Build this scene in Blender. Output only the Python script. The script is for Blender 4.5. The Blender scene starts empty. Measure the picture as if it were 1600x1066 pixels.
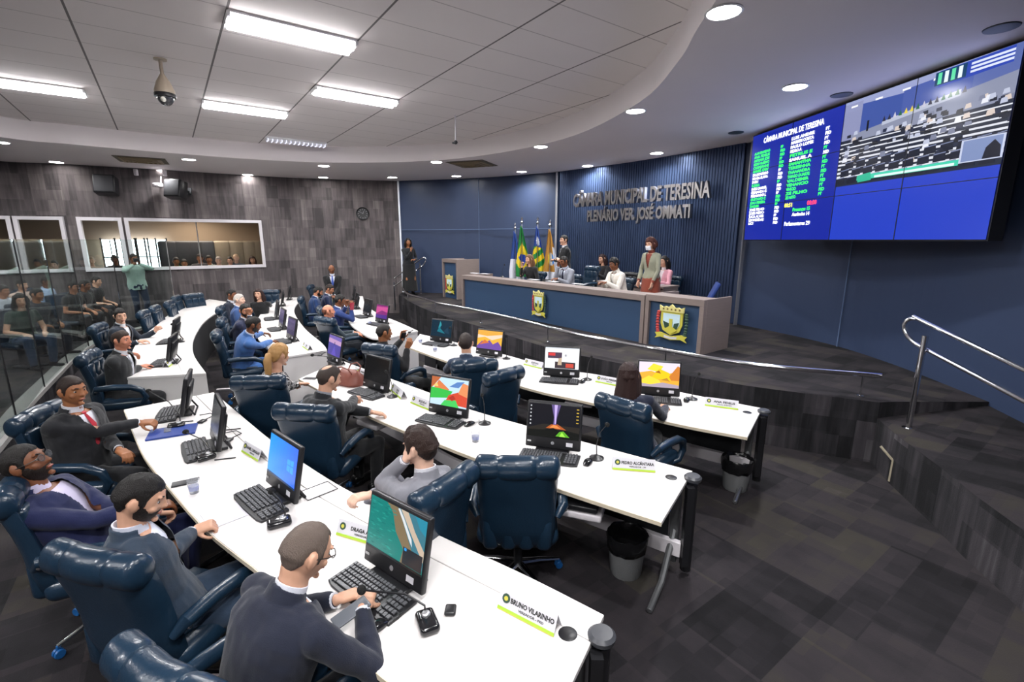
import bpy, math, random
from mathutils import Vector as V, Matrix as MX, Quaternion
random.seed(7)
S = bpy.context.scene
C = S.collection
# ---------------------------------------------------------------- camera
CAMH, FPX, PITCH = 2.35, 740.0, math.atan(158/740)
cd = bpy.data.cameras.new('camera'); cam = bpy.data.objects.new('camera', cd); C.objects.link(cam)
cam.location = (0, 0, CAMH); cam.rotation_euler = (math.pi/2-PITCH, 0, 0)
cd.sensor_width = 36; cd.lens = FPX/1600*36; cd.clip_end = 200; cd.clip_start = .05
S.camera = cam
# ---------------------------------------------------------------- world, exposure
w = bpy.data.worlds.new('world'); S.world = w; w.use_nodes = True
w.node_tree.nodes['Background'].inputs[0].default_value = (.55, .6, .75, 1)
w.node_tree.nodes['Background'].inputs[1].default_value = .02
S.view_settings.view_transform = 'Standard'; S.view_settings.look = 'None'
S.view_settings.exposure = 0.95; S.view_settings.gamma = 1
DOWNLIGHT_W, TUBE_E = 26.0, 17.0
CZ, SZ, DZ = 4.5, 4.15, .68           # tiled ceiling, soffit, dais floor
_c, _s = math.cos(PITCH), math.sin(PITCH)
def ray(x, y):
    v = (533-y)/FPX
    return V(((x-800)/FPX, _c+v*_s, v*_c-_s))
def at(x, y, z):                       # the point of the place, at height z, that the photo shows at x, y
    r = ray(x, y); t = (z-CAMH)/r.z
    return V((r.x*t, r.y*t, z))
def on(x, y, A, B):                    # the point on the upright plane through A and B
    r = ray(x, y); d = V((B[0]-A[0], B[1]-A[1])); n = V((-d.y, d.x))
    t = (n.x*A[0]+n.y*A[1])/(n.x*r.x+n.y*r.y)
    return V((r.x*t, r.y*t, CAMH+r.z*t))
# ---------------------------------------------------------------- light
def area(name, loc, size, watts, rot=(0,0,0), col=(1,1,1), sy=None, spread=None):
    l = bpy.data.lights.new(name, 'AREA'); l.energy = watts; l.color = col
    l.shape = 'RECTANGLE' if sy else 'DISK'; l.size = size
    if sy: l.size_y = sy
    if spread: l.spread = spread
    o = bpy.data.objects.new(name, l); C.objects.link(o); o.location = loc; o.rotation_euler = rot
    return o
DOWN = [(1131,18),(993,173),(845,229),(682,253),(713,275),(815,268),(918,259),(1026,239),(506,259),(505,277),(387,273),(295,249),(252,266),(88,253),(0,222),(613,277)]
DOWNP = [at(x, y, SZ) for x, y in DOWN] + [V((1.3,1.6,SZ)), V((3.4,6.2,SZ)), V((.6,-1.4,SZ)), V((-10.3,6.5,SZ)), V((-10.8,3.0,SZ)), V((-12.0,9.0,SZ))]
for i, p in enumerate(DOWNP):
    k_ = .965 if i in (4, 9, 10, 12, 13, 15) else 1; area('downlight_lamp', (p.x*k_, p.y*k_, SZ-.03), .16, DOWNLIGHT_W*(.35 if i in (4, 9, 10, 11, 12, 13, 15) else 1), spread=math.radians(150))
GA = math.radians(-35.6)               # heading of the ceiling grid
GU, GV = V((math.cos(GA), -math.sin(GA), 0)), V((math.sin(GA), math.cos(GA), 0))
def grid(u, v, z=CZ): return V((0,0,z)) + GU*u + GV*v
# ---------------------------------------------------------------- materials
MATS = {}
def mat(name, col, rough=.5, metal=0, bump=0, bscale=60, emit=None, es=0, var=0, vscale=8, coat=0, sheen=0, trans=0, alpha=1, ior=1.45, spec=None, stretch=None):
    if name in MATS: return MATS[name]
    m = bpy.data.materials.new(name); m.use_nodes = True; nt = m.node_tree; b = nt.nodes['Principled BSDF']
    I = b.inputs
    I['Base Color'].default_value = (*col, 1); I['Roughness'].default_value = rough; I['Metallic'].default_value = metal
    I['Coat Weight'].default_value = coat; I['Sheen Weight'].default_value = sheen; I['Transmission Weight'].default_value = trans
    I['Alpha'].default_value = alpha; I['IOR'].default_value = ior
    if spec is not None: I['Specular IOR Level'].default_value = spec
    if emit: I['Emission Color'].default_value = (*emit, 1); I['Emission Strength'].default_value = es
    if bump or var:
        tc = nt.nodes.new('ShaderNodeTexCoord'); src = tc.outputs['Object']
        if stretch:
            mp = nt.nodes.new('ShaderNodeMapping'); mp.inputs['Scale'].default_value = stretch
            nt.links.new(src, mp.inputs[0]); src = mp.outputs[0]
    if bump:
        n = nt.nodes.new('ShaderNodeTexNoise'); n.inputs['Scale'].default_value = bscale; n.inputs['Detail'].default_value = 4
        bp = nt.nodes.new('ShaderNodeBump'); bp.inputs['Strength'].default_value = bump; bp.inputs['Distance'].default_value = .01
        nt.links.new(src, n.inputs[0]); nt.links.new(n.outputs[0], bp.inputs['Height']); nt.links.new(bp.outputs[0], I['Normal'])
    if var:
        n = nt.nodes.new('ShaderNodeTexNoise'); n.inputs['Scale'].default_value = vscale; n.inputs['Detail'].default_value = 5
        mx = nt.nodes.new('ShaderNodeMix'); mx.data_type = 'RGBA'
        mx.inputs['A'].default_value = (*[c*(1-var) for c in col], 1); mx.inputs['B'].default_value = (*[min(1, c*(1+var)) for c in col], 1)
        nt.links.new(src, n.inputs[0]); nt.links.new(n.outputs[0], mx.inputs[0]); nt.links.new(mx.outputs['Result'], I['Base Color'])
    MATS[name] = m; return m
def hx(h):                            # sRGB hex to linear
    return tuple((lambda c: c/12.92 if c <= .04045 else ((c+.055)/1.055)**2.4)(int(h[i:i+2], 16)/255) for i in (0, 2, 4))
def attr_mat(name, strength, rough=.6):
    m = bpy.data.materials.new(name); m.use_nodes = True; nt = m.node_tree; b = nt.nodes['Principled BSDF']
    a = nt.nodes.new('ShaderNodeAttribute'); a.attribute_name = 'Col'
    b.inputs['Roughness'].default_value = rough
    if strength:
        b.inputs['Base Color'].default_value = (0, 0, 0, 1); nt.links.new(a.outputs['Color'], b.inputs['Emission Color']); b.inputs['Emission Strength'].default_value = strength
    else: nt.links.new(a.outputs['Color'], b.inputs['Base Color'])
    return m
SCREEN = attr_mat('lit_screen', .72, .25); WALLSCREEN = attr_mat('lit_video_wall', .55, .2); PRINT = attr_mat('printed', 0, .6)
def tiles_mat(name, cols, mode, tile, rough=.95, rot=0):
    """carpet tiles: every tile and half tile its own tone, fine streaks inside"""
    m = bpy.data.materials.new(name); m.use_nodes = True; nt = m.node_tree; b = nt.nodes['Principled BSDF']; N = nt.nodes.new; L = nt.links.new
    b.inputs['Roughness'].default_value = rough; b.inputs['Specular IOR Level'].default_value = .2
    tc = N('ShaderNodeTexCoord'); mp = N('ShaderNodeMapping'); L(tc.outputs['UV' if mode == 'uv' else 'Object'], mp.inputs[0]); mp.inputs['Rotation'].default_value = (0, 0, rot)
    def cell(sc, off):
        m2 = N('ShaderNodeMapping'); L(mp.outputs[0], m2.inputs[0]); m2.inputs['Scale'].default_value = (1/sc[0], 1/sc[1], 0); m2.inputs['Location'].default_value = off
        fl = N('ShaderNodeVectorMath'); fl.operation = 'FLOOR'; L(m2.outputs[0], fl.inputs[0])
        wn = N('ShaderNodeTexWhiteNoise'); wn.noise_dimensions = '3D'; L(fl.outputs[0], wn.inputs['Vector']); return wn.outputs['Value']
    ky = .5 if mode == 'uv' else 1
    a = cell((tile*ky, tile), (.3, .1, 0)); c2 = cell((tile*.5*ky, tile*1.0), (.7, .5, 3)); c3 = cell((tile*.5, tile*.25 if mode != 'uv' else tile*.5), (.2, .9, 7))
    def mth(op, x, y):
        k = N('ShaderNodeMath'); k.operation = op
        for i, q in enumerate((x, y)):
            if isinstance(q, (int, float)): k.inputs[i].default_value = q
            else: L(q, k.inputs[i])
        return k.outputs[0]
    st = N('ShaderNodeTexNoise'); ms = N('ShaderNodeMapping'); ms.inputs['Scale'].default_value = (15, 1.6, 1) if mode == 'uv' else (6, 3.2, 1)
    L(mp.outputs[0], ms.inputs[0]); L(ms.outputs[0], st.inputs[0]); st.inputs['Scale'].default_value = 1; st.inputs['Detail'].default_value = 6
    v = mth('ADD', mth('MULTIPLY', a, .38), mth('ADD', mth('MULTIPLY', c2, .26), mth('MULTIPLY', c3, .12)))
    v = mth('ADD', v, mth('MULTIPLY', mth('SUBTRACT', st.outputs[0], .5), .75 if mode == 'uv' else .3))
    r = N('ShaderNodeValToRGB'); L(v, r.inputs[0]); e = r.color_ramp.elements
    e[0].position = .1; e[0].color = (*hx(cols[0]), 1); e[1].position = .8; e[1].color = (*hx(cols[-1]), 1)
    for i, cc in enumerate(cols[1:-1]):
        k = e.new(.1+.7*(i+1)/(len(cols)-1)); k.color = (*hx(cc), 1)
    fine = N('ShaderNodeTexNoise'); fine.inputs['Scale'].default_value = 120; L(tc.outputs['Object'], fine.inputs[0])
    bp = N('ShaderNodeBump'); bp.inputs['Strength'].default_value = .25; bp.inputs['Distance'].default_value = .01; L(fine.outputs[0], bp.inputs['Height']); L(bp.outputs[0], b.inputs['Normal'])
    L(r.outputs[0], b.inputs['Base Color'])
    return m
CARPET = tiles_mat('carpet_tiles', ['171618', '232124', '302c2f', '37342f', '474141'], 'obj', .5, rot=math.radians(-35.6))
DAISCARPET = tiles_mat('dais_face_carpet', ['1b1b1d', '2b2a2d', '3d3a3e', '565356'], 'uv', .5)
WALLGREY = tiles_mat('grey_wall_carpet', ['474344', '5a5455', '6b6464', '827a79'], 'uv', .6)
BLUEWALL = mat('blue_wall_paint', hx('313d57'), .42, bump=.03, bscale=30, var=.05, vscale=3)
SLAT = mat('blue_slat_lacquer', hx('3d4c6a'), .3, .55)
WOOD = mat('grey_wood_laminate', hx('7f726d'), .5, var=.14, vscale=3, stretch=(1.5, 1.5, 22))
NAVYPANEL = mat('blue_desk_panel', hx('2c4563'), .55)
WHITE = mat('white_laminate', hx('dedad8'), .32, var=.02, vscale=2)
EDGE = mat('cream_edge_band', hx('cfc3ad'), .5)
BLACK = mat('black_plastic', (.012, .012, .014), .35)
DARK = mat('dark_metal', (.03, .032, .036), .4, .3)
KEYS = mat('key_caps', (.09, .092, .10), .4)
CHROME = mat('chrome', (.82, .82, .84), .12, 1)
ALU = mat('aluminium', (.62, .62, .64), .35, .9)
LEATHER = mat('blue_leather', hx('172b3d'), .28, bump=.12, bscale=90, var=.12, vscale=5, coat=.15)
LEATHER2 = mat('dark_blue_leather', hx('16283a'), .38, bump=.12, bscale=90, var=.12, vscale=5)
PLASTER = mat('white_plaster', hx('dcd5d5'), .8, var=.03, vscale=1.5)
FRAMEW = mat('white_window_frame', hx('d5d0d4'), .4)
PAPER = mat('white_paper', (.60, .59, .63), .7)
GREEN = mat('green_print', hx('a2c63a'), .6); INK = mat('black_ink', (.02, .02, .02), .6); YELLOW = mat('yellow_print', hx('c8c04c'), .5)
RED = mat('red_print', hx('b43a35'), .5); DKGREEN = mat('dark_green_print', hx('2f4a3a'), .5); SKYB = mat('pale_blue_print', hx('c7e0ea'), .5)
# ---------------------------------------------------------------- mesh helpers
class G:
    def __init__(s): s.v = []; s.f = []; s.c = {}; s.uv = None
    def add(s, vs, fs, col=None, T=None):
        n = len(s.v)
        s.v += [T @ V(p) if T else V(p) for p in vs]
        if col is not None:
            for k in range(len(fs)): s.c[len(s.f)+k] = col
        s.f += [tuple(i+n for i in f) for f in fs]
        return s
    def box(s, c, d, T=None, col=None):
        x, y, z = c; a, b, e = d[0]/2, d[1]/2, d[2]/2
        return s.add([(x+i*a, y+j*b, z+k*e) for i in (-1, 1) for j in (-1, 1) for k in (-1, 1)],
              [(0,1,3,2),(4,6,7,5),(0,4,5,1),(2,3,7,6),(0,2,6,4),(1,5,7,3)], col, T)
    def rbox(s, c, d, r, T=None, seg=16, rings=8):
        vs = []; H = V(d)/2
        def pt(q):
            return V((c[0]+math.copysign(H.x-r, q.x)+r*q.x, c[1]+math.copysign(H.y-r, q.y)+r*q.y, c[2]+math.copysign(H.z-r, q.z)+r*q.z))
        for i in range(rings):
            th = math.pi*(i+.5)/rings
            if i == 0: th = .02
            if i == rings-1: th = math.pi-.02
            for j in range(seg):
                ph = 2*math.pi*(j+.5)/seg
                vs.append(pt(V((math.sin(th)*math.cos(ph), math.sin(th)*math.sin(ph), math.cos(th)))))
        fs = [(i*seg+j, (i+1)*seg+j, (i+1)*seg+(j+1) % seg, i*seg+(j+1) % seg) for i in range(rings-1) for j in range(seg)]
        fs += [tuple(range(seg)), tuple(reversed(range((rings-1)*seg, rings*seg)))]
        return s.add(vs, fs, None, T)
    def ball(s, c, r, T=None, seg=14, rings=9):
        r = (r, r, r) if isinstance(r, (int, float)) else r
        vs = [(c[0], c[1], c[2]+r[2])]
        for i in range(1, rings):
            th = math.pi*i/rings
            vs += [(c[0]+r[0]*math.sin(th)*math.cos(2*math.pi*j/seg), c[1]+r[1]*math.sin(th)*math.sin(2*math.pi*j/seg), c[2]+r[2]*math.cos(th)) for j in range(seg)]
        vs.append((c[0], c[1], c[2]-r[2])); e = len(vs)-1
        fs = [(0, 1+j, 1+(j+1) % seg) for j in range(seg)]
        fs += [(1+i*seg+j, 1+(i+1)*seg+j, 1+(i+1)*seg+(j+1) % seg, 1+i*seg+(j+1) % seg) for i in range(rings-2) for j in range(seg)]
        fs += [(1+(rings-2)*seg+(j+1) % seg, 1+(rings-2)*seg+j, e) for j in range(seg)]
        return s.add(vs, fs, None, T)
    def rings(s, R, cap=True, T=None, closed=False):
        n = len(R[0]); vs = [p for r in R for p in r]; m = len(R)
        fs = [(i*n+j, i*n+(j+1) % n, ((i+1) % m)*n+(j+1) % n, ((i+1) % m)*n+j) for i in range(m if closed else m-1) for j in range(n)]
        if cap and not closed: fs += [tuple(reversed(range(n))), tuple(range((m-1)*n, m*n))]
        return s.add(vs, fs, None, T)
    def tube(s, pts, r, n=10, T=None, flat=1, closed=False):
        pts = [V(p) for p in pts]; rs = r if isinstance(r, (list, tuple)) else [r]*len(pts)
        R = []; up = None; m = len(pts)
        for i, p in enumerate(pts):
            d = (pts[(i+1) % m]-pts[i-1]) if closed else (pts[min(i+1, m-1)]-pts[max(i-1, 0)])
            d.normalize()
            if up is None: up = d.orthogonal().normalized() if abs(d.z) > .9 else V((0, 0, 1))
            x = d.cross(up)
            if x.length < 1e-4: x = d.orthogonal()
            x.normalize(); up = x.cross(d).normalized()
            R.append([p + x*rs[i]*math.cos(2*math.pi*k/n) + up*rs[i]*flat*math.sin(2*math.pi*k/n) for k in range(n)])
        return s.rings(R, T=T, closed=closed)
    def lathe(s, prof, c=(0,0,0), n=24, T=None):
        R = [[V((c[0]+r*math.cos(2*math.pi*k/n), c[1]+r*math.sin(2*math.pi*k/n), c[2]+z)) for k in range(n)] for r, z in prof]
        return s.rings(R, T=T)
    def prism(s, poly, z0, z1, T=None, col=None):
        n = len(poly); a = sum(poly[i][0]*poly[(i+1) % n][1]-poly[(i+1) % n][0]*poly[i][1] for i in range(n))
        if a < 0: poly = poly[::-1]
        vs = [(p[0], p[1], z0) for p in poly]+[(p[0], p[1], z1) for p in poly]
        fs = [tuple(reversed(range(n))), tuple(range(n, 2*n))]+[(i, (i+1) % n, n+(i+1) % n, n+i) for i in range(n)]
        return s.add(vs, fs, col, T)
    def ribbon(s, A, B, z0, z1):       # slab between two polylines of equal length
        n = len(A); vs = [(p[0], p[1], z) for z in (z0, z1) for L in (A, B) for p in L]; fs = []
        for i in range(n-1):
            a, b = i, n+i; c, d = 2*n+i, 3*n+i
            fs += [(a, a+1, b+1, b), (c, d, d+1, c+1), (a, c, c+1, a+1), (b, b+1, d+1, d)]
        fs += [(0, n, 3*n, 2*n), (n-1, 3*n-1, 4*n-1, 2*n-1)]
        return s.add(vs, fs)
def mk(name, g, m, parent=None, smooth=40, bevel=0, loc=None):
    me = bpy.data.meshes.new(name); me.from_pydata([tuple(p) for p in g.v], [], g.f); me.update()
    if g.c:
        a = me.color_attributes.new('Col', 'FLOAT_COLOR', 'CORNER')
        for p in me.polygons:
            c = g.c.get(p.index, (0, 0, 0))
            for l in p.loop_indices: a.data[l].color = (*c, 1)
    if g.uv:
        u = me.uv_layers.new(name='UVMap')
        for p in me.polygons:
            for l in p.loop_indices: u.data[l].uv = g.uv[me.loops[l].vertex_index]
    if smooth:
        me.shade_smooth(); me.set_sharp_from_angle(angle=math.radians(smooth))
    if m: me.materials.append(m)
    o = bpy.data.objects.new(name, me); C.objects.link(o)
    if parent: o.parent = parent
    if loc: o.location = loc
    if bevel:
        b = o.modifiers.new('bevel', 'BEVEL'); b.width = bevel; b.segments = 2; b.limit_method = 'ANGLE'; b.angle_limit = math.radians(50)
    return o
def tag(o, label, cat, group=None, kind=None):
    if label: o['label'] = label
    if cat: o['category'] = cat
    if group: o['group'] = group
    if kind: o['kind'] = kind
    return o
def empty(name, loc, az=0, label=None, cat=None, group=None, tilt=0):
    o = bpy.data.objects.new(name, None); C.objects.link(o); o.empty_display_size = .1
    o.location = loc; o.rotation_euler = (math.radians(tilt), 0, -math.radians(az))
    return tag(o, label, cat, group)
def struct(name, g, m, **k): o = mk(name, g, m, **k); o['kind'] = 'structure'; return o
def dup(o, parent=None):
    c = o.copy(); C.objects.link(c)
    if parent: c.parent = parent
    for ch in o.children:
        if not ch.name.startswith('screen'): dup(ch, c)
    return c
def azof(a, b): return math.degrees(math.atan2(b[0]-a[0], b[1]-a[1]))
def smoothline(P, n=6):
    P = [V(p).to_2d() for p in P]; out = []
    for i in range(len(P)-1):
        a, b, c, d = P[max(i-1, 0)], P[i], P[i+1], P[min(i+2, len(P)-1)]
        for k in range(n):
            t = k/n; out.append(.5*((2*b)+(c-a)*t+(2*a-5*b+4*c-d)*t*t+(3*b-a-3*c+d)*t**3))
    out.append(P[-1]); return out
def resample(P, n):
    P = [V(p).to_2d() for p in P]; L = [0]
    for i in range(len(P)-1): L.append(L[-1]+(P[i+1]-P[i]).length)
    out = []; j = 0
    for k in range(n):
        s = L[-1]*k/(n-1)
        while j < len(P)-2 and L[j+1] < s: j += 1
        out.append(P[j].lerp(P[j+1], min(1, (s-L[j])/max(1e-9, L[j+1]-L[j]))))
    return out
def text(name, body, T, size, m, parent, ext=.001, bold=0, wid=None, align='CENTER', label=None):
    cu = bpy.data.curves.new(name, 'FONT'); cu.body = body; cu.size = size; cu.extrude = ext; cu.offset = bold; cu.align_x = align; cu.resolution_u = 2
    o = bpy.data.objects.new(name, cu); C.objects.link(o)
    cu.materials.append(m)
    if wid:
        bpy.context.view_layer.update(); d = o.dimensions.x
        T = T @ MX.Diagonal((wid/d, 1, 1, 1))
    bpy.context.view_layer.update()
    me = bpy.data.meshes.new_from_object(o.evaluated_get(bpy.context.evaluated_depsgraph_get())); bpy.data.objects.remove(o); bpy.data.curves.remove(cu)
    me.materials.clear(); me.materials.append(m)
    o = bpy.data.objects.new(name, me); C.objects.link(o)
    if parent: o.parent = parent
    o.matrix_local = T
    if label: o['label'] = label
    return o
# ================================================================ SETTING
ROOM = [(-13.0,-5), (-13.6,1), (-13.4,7), (-12.9,10.6), (-11.97,11.71), (-10.83,12.15), (-9.77,12.75), (-8.62,13.48), (-7.36,14.28), (-5.81,15.0), (-3.54,15.5)]
BLUEL = [(-3.54,15.5), (-1.0,14.75), (1.25,13.52)]
SLATL = [(1.25,13.52), (2.95,11.75), (4.45,9.6)]
BLUER = [(4.45,9.6), (4.63,9.3), (5.06,8.14), (5.24,7.24), (5.22,6.17), (5.08,5.1), (4.93,4.1), (4.8,3), (4.65,1), (4.5,-1), (4.5,-5)]
WT = CZ+.15
def wall(name, line, m, holes=(), z1=WT, hz=(1.63, 2.86), n=6):
    P = smoothline(line, n) if n > 1 else [V(p) for p in line]; g = G(); g.uv = []; s = 0; cuts = sorted({h for H in holes for h in H})
    S_ = [0]
    for i in range(len(P)-1): S_.append(S_[-1]+(P[i+1]-P[i]).length)
    def pos(s):
        for i in range(len(P)-1):
            if s <= S_[i+1]+1e-9: return P[i].lerp(P[i+1], (s-S_[i])/(S_[i+1]-S_[i]))
        return P[-1]
    allS = sorted(set([round(x, 5) for x in S_]+[round(c, 5) for c in cuts]))
    allS = [x for i, x in enumerate(allS) if i == 0 or x-allS[i-1] > 1e-3]
    for a, b in zip(allS, allS[1:]):
        inh = any(H[0]-1e-3 <= a and b <= H[1]+1e-3 for H in holes)
        for z0, zz in ((-.02, hz[0]), (hz[0], hz[1]), (hz[1], z1)):
            if inh and z0 == hz[0]: continue
            pa, pb = pos(a), pos(b)
            g.add([(pa.x, pa.y, z0), (pb.x, pb.y, z0), (pb.x, pb.y, zz), (pa.x, pa.y, zz)], [(0, 3, 2, 1)])
            g.uv += [(a, z0), (b, z0), (b, zz), (a, zz)]
    o = struct(name, g, m, smooth=0); return o, pos, S_[-1], P
# find arclength of pixel columns on the grey wall
_P = smoothline(ROOM, 6)
def s_at(px):
    r = ray(px, 385); acc = 0
    for i in range(len(_P)-1):
        A, B = _P[i], _P[i+1]; d = B-A; l = d.length
        den = r.x*d.y-r.y*d.x
        if abs(den) > 1e-9:
            u = -(r.x*A.y-r.y*A.x)/den; t = (A.x+d.x*u)*r.x+(A.y+d.y*u)*r.y
            if 0 <= u <= 1 and t > 0: return acc+u*l
        acc += l
HOLES = [(s_at(-45), s_at(22)), (s_at(33), s_at(105)), (s_at(131), s_at(194)), (s_at(204), s_at(410))]
wl, wpos, wlen, _ = wall('wall_left', ROOM, WALLGREY, HOLES)
wall('wall_blue_back', BLUEL, BLUEWALL)
wall('wall_right', BLUER, BLUEWALL)
g = G(); g.add([(4.5,-5,-.02), (-13.2,-5,-.02), (-13.2,-5,WT), (4.5,-5,WT)], [(0, 3, 2, 1)]); g.uv = [(0,0), (17,0), (17,4), (0,4)]
struct('wall_rear', g, WALLGREY, smooth=0)
# slatted wall: backing and upright ribs
g = G(); SP = smoothline(SLATL, 10)
RP = resample(SP, 78)
for i, p in enumerate(RP):
    t = (RP[min(i+1, 77)]-RP[max(i-1, 0)]).normalized(); az = math.degrees(math.atan2(t.y, t.x))
    T = MX.Translation((p.x, p.y, 0)) @ MX.Rotation(math.radians(az), 4, 'Z')
    g.prism([(-.026,-.055), (.026,-.055), (.034,.03), (-.034,.03)], 0, WT, T)
g.ribbon([(p.x, p.y) for p in SP], [(p.x+.06, p.y+.05) for p in SP], 0, WT)
struct('wall_slatted', g, SLAT, smooth=0)
g = G()                                     # metal edge trims
for (x, y), nm in (((-3.54,15.5), 'trim_1'), ((1.22,13.45), 'trim_2'), ((4.5,9.42), 'trim_3')):
    g = G(); g.box((x-.01, y-.03, WT/2), (.05, .05, WT)); struct(nm, g, mat('pale_trim', (.75, .78, .85), .35, .2) if nm == 'trim_1' else ALU)
JOINT = mat('panel_joint', hx('5d7090'), .6)
for k, (px, L0) in enumerate(((749, BLUEL), (1333, BLUER))):
    A, B = (L0[1], L0[2]) if k == 0 else (L0[2], L0[3])
    q = on(px, 375, A, B); d = (V(A)-V(B)).normalized(); n = V((-d.y, d.x)); n = -n if n.dot(q.to_2d()) > 0 else n
    q2 = q.to_2d()+n*.012; g = G(); g.box((0, 0, WT/2), (.012, .012, WT)); struct(f'trim_{4+k}', g, JOINT, loc=(q2.x, q2.y, 0))
g = G(); g.ribbon([(-3.5,15.44), (-1,14.7), (1.2,13.46)], [(-3.5,15.46), (-1,14.72), (1.2,13.48)], 2.66, 2.672); struct('trim_6', g, JOINT, smooth=0)
# floor
g = G(); g.add([(-14,-5.2,0), (6,-5.2,0), (6,16,0), (-14,16,0)], [(0, 1, 2, 3)]); struct('floor', g, CARPET, smooth=0)
# dais
EDGEP = [(626,462),(645,474),(682,490),(755,512),(862,545),(950,564),(1041,581),(1175,604),(1375,629)]
DE = smoothline([at(x, y, DZ) for x, y in EDGEP], 5)
DE[0] = V((-3.5, 14.6))
def slabup(name, line, back, z0, z1, top, face):
    poly = [tuple(p) for p in line]+[tuple(p) for p in back]
    g = G(); n = len(poly); a = sum(poly[i][0]*poly[(i+1) % n][1]-poly[(i+1) % n][0]*poly[i][1] for i in range(n))
    g.add([(p[0], p[1], z1) for p in poly], [tuple(range(n)) if a > 0 else tuple(reversed(range(n)))])
    o = struct(name, g, top, smooth=0)
    g = G(); g.uv = []; s = 0
    for a_, b_ in zip(line, line[1:]):
        l = (V(b_)-V(a_)).length
        g.add([(a_[0], a_[1], z0), (b_[0], b_[1], z0), (b_[0], b_[1], z1), (a_[0], a_[1], z1)], [(0, 1, 2, 3)]); g.uv += [(s, z0), (s+l, z0), (s+l, z1), (s, z1)]; s += l
    o2 = struct(name+'_riser', g, face, smooth=0); return o
BACK = [(4.0,4.75), (5.3,4.75), (5.6,7.2), (4.9,9.6), (3.2,11.9), (1.4,13.8), (-1,15), (-3.6,15.7)]
slabup('floor_dais', DE, BACK, 0, DZ, CARPET, DAISCARPET)
LN = [(3.87,4.74), (3.72,4.27), (3.55,3.58), (3.43,3.2), (3.25,2.4)]
slabup('floor_landing', LN, [(3.4,2.4), (4.0,4.74)], 0, .5, CARPET, DAISCARPET)
g = G(); g.add([(3.87,4.74,.501), (3.72,4.27,.501), (3.55,3.58,.501), (3.43,3.2,.501), (3.25,2.4,.501), (5.3,2.4,.51), (5.35,3.6,.62), (5.35,4.76,DZ)], [(0, 1, 6, 7), (1, 2, 3, 6), (3, 4, 5, 6)]); struct('floor_ramp', g, CARPET, smooth=0)
g = G(); g.uv = [(0,.5), (1.4,.5), (1.4,DZ), (0,DZ)]; g.add([(3.87,4.745,.5), (5.3,4.745,.5), (5.3,4.745,DZ), (3.87,4.745,DZ)], [(0, 1, 2, 3)]); struct('floor_dais_step', g, DAISCARPET, smooth=0)
for i, z in enumerate((.34, .17)):
    slabup('floor_step', [(3.25-.12*i-.0,2.4-.32*i), (3.13-.12*i,2.08-.32*i)], [(5.1,2.08-.32*i), (5.1,2.4-.32*i)], 0, z, CARPET, DAISCARPET)
    g = G(); g.uv = [(0,0), (2,0), (2,.17), (0,.17)]; y = 2.4-.32*i; g.add([(3.25-.12*i,y,z), (5.1,y,z), (5.1,y,z+.17), (3.25-.12*i,y,z+.17)], [(0, 1, 2, 3)]); struct('floor_step_riser', g, DAISCARPET, smooth=0)
# public side plinth behind the glass
GL = [(-4.1,2.6), (-5.3,4.55), (-6.16,5.68), (-7.08,7.04), (-8.1,8.6), (-8.75,9.9), (-8.95,11.2), (-8.8,12.3)]
GLS = smoothline(GL, 5)
slabup('floor_public', [tuple(p) for p in GLS], [(-9.0,13.2), (-12.5,12), (-13.5,7), (-13.5,2.6)], 0, .25, CARPET, DAISCARPET)
def offs(P, d):
    out = []
    for i, p in enumerate(P):
        t = (P[min(i+1, len(P)-1)]-P[max(i-1, 0)]).normalized(); out.append(p+V((-t.y, t.x))*d)
    return out
g = G(); g.ribbon([tuple(p) for p in offs(GLS, -.03)], [tuple(p) for p in offs(GLS, .17)], .22, .275); struct('trim_7', g, mat('grey_curb', hx('8d8a88'), .7, var=.15, vscale=6), smooth=0)
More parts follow.
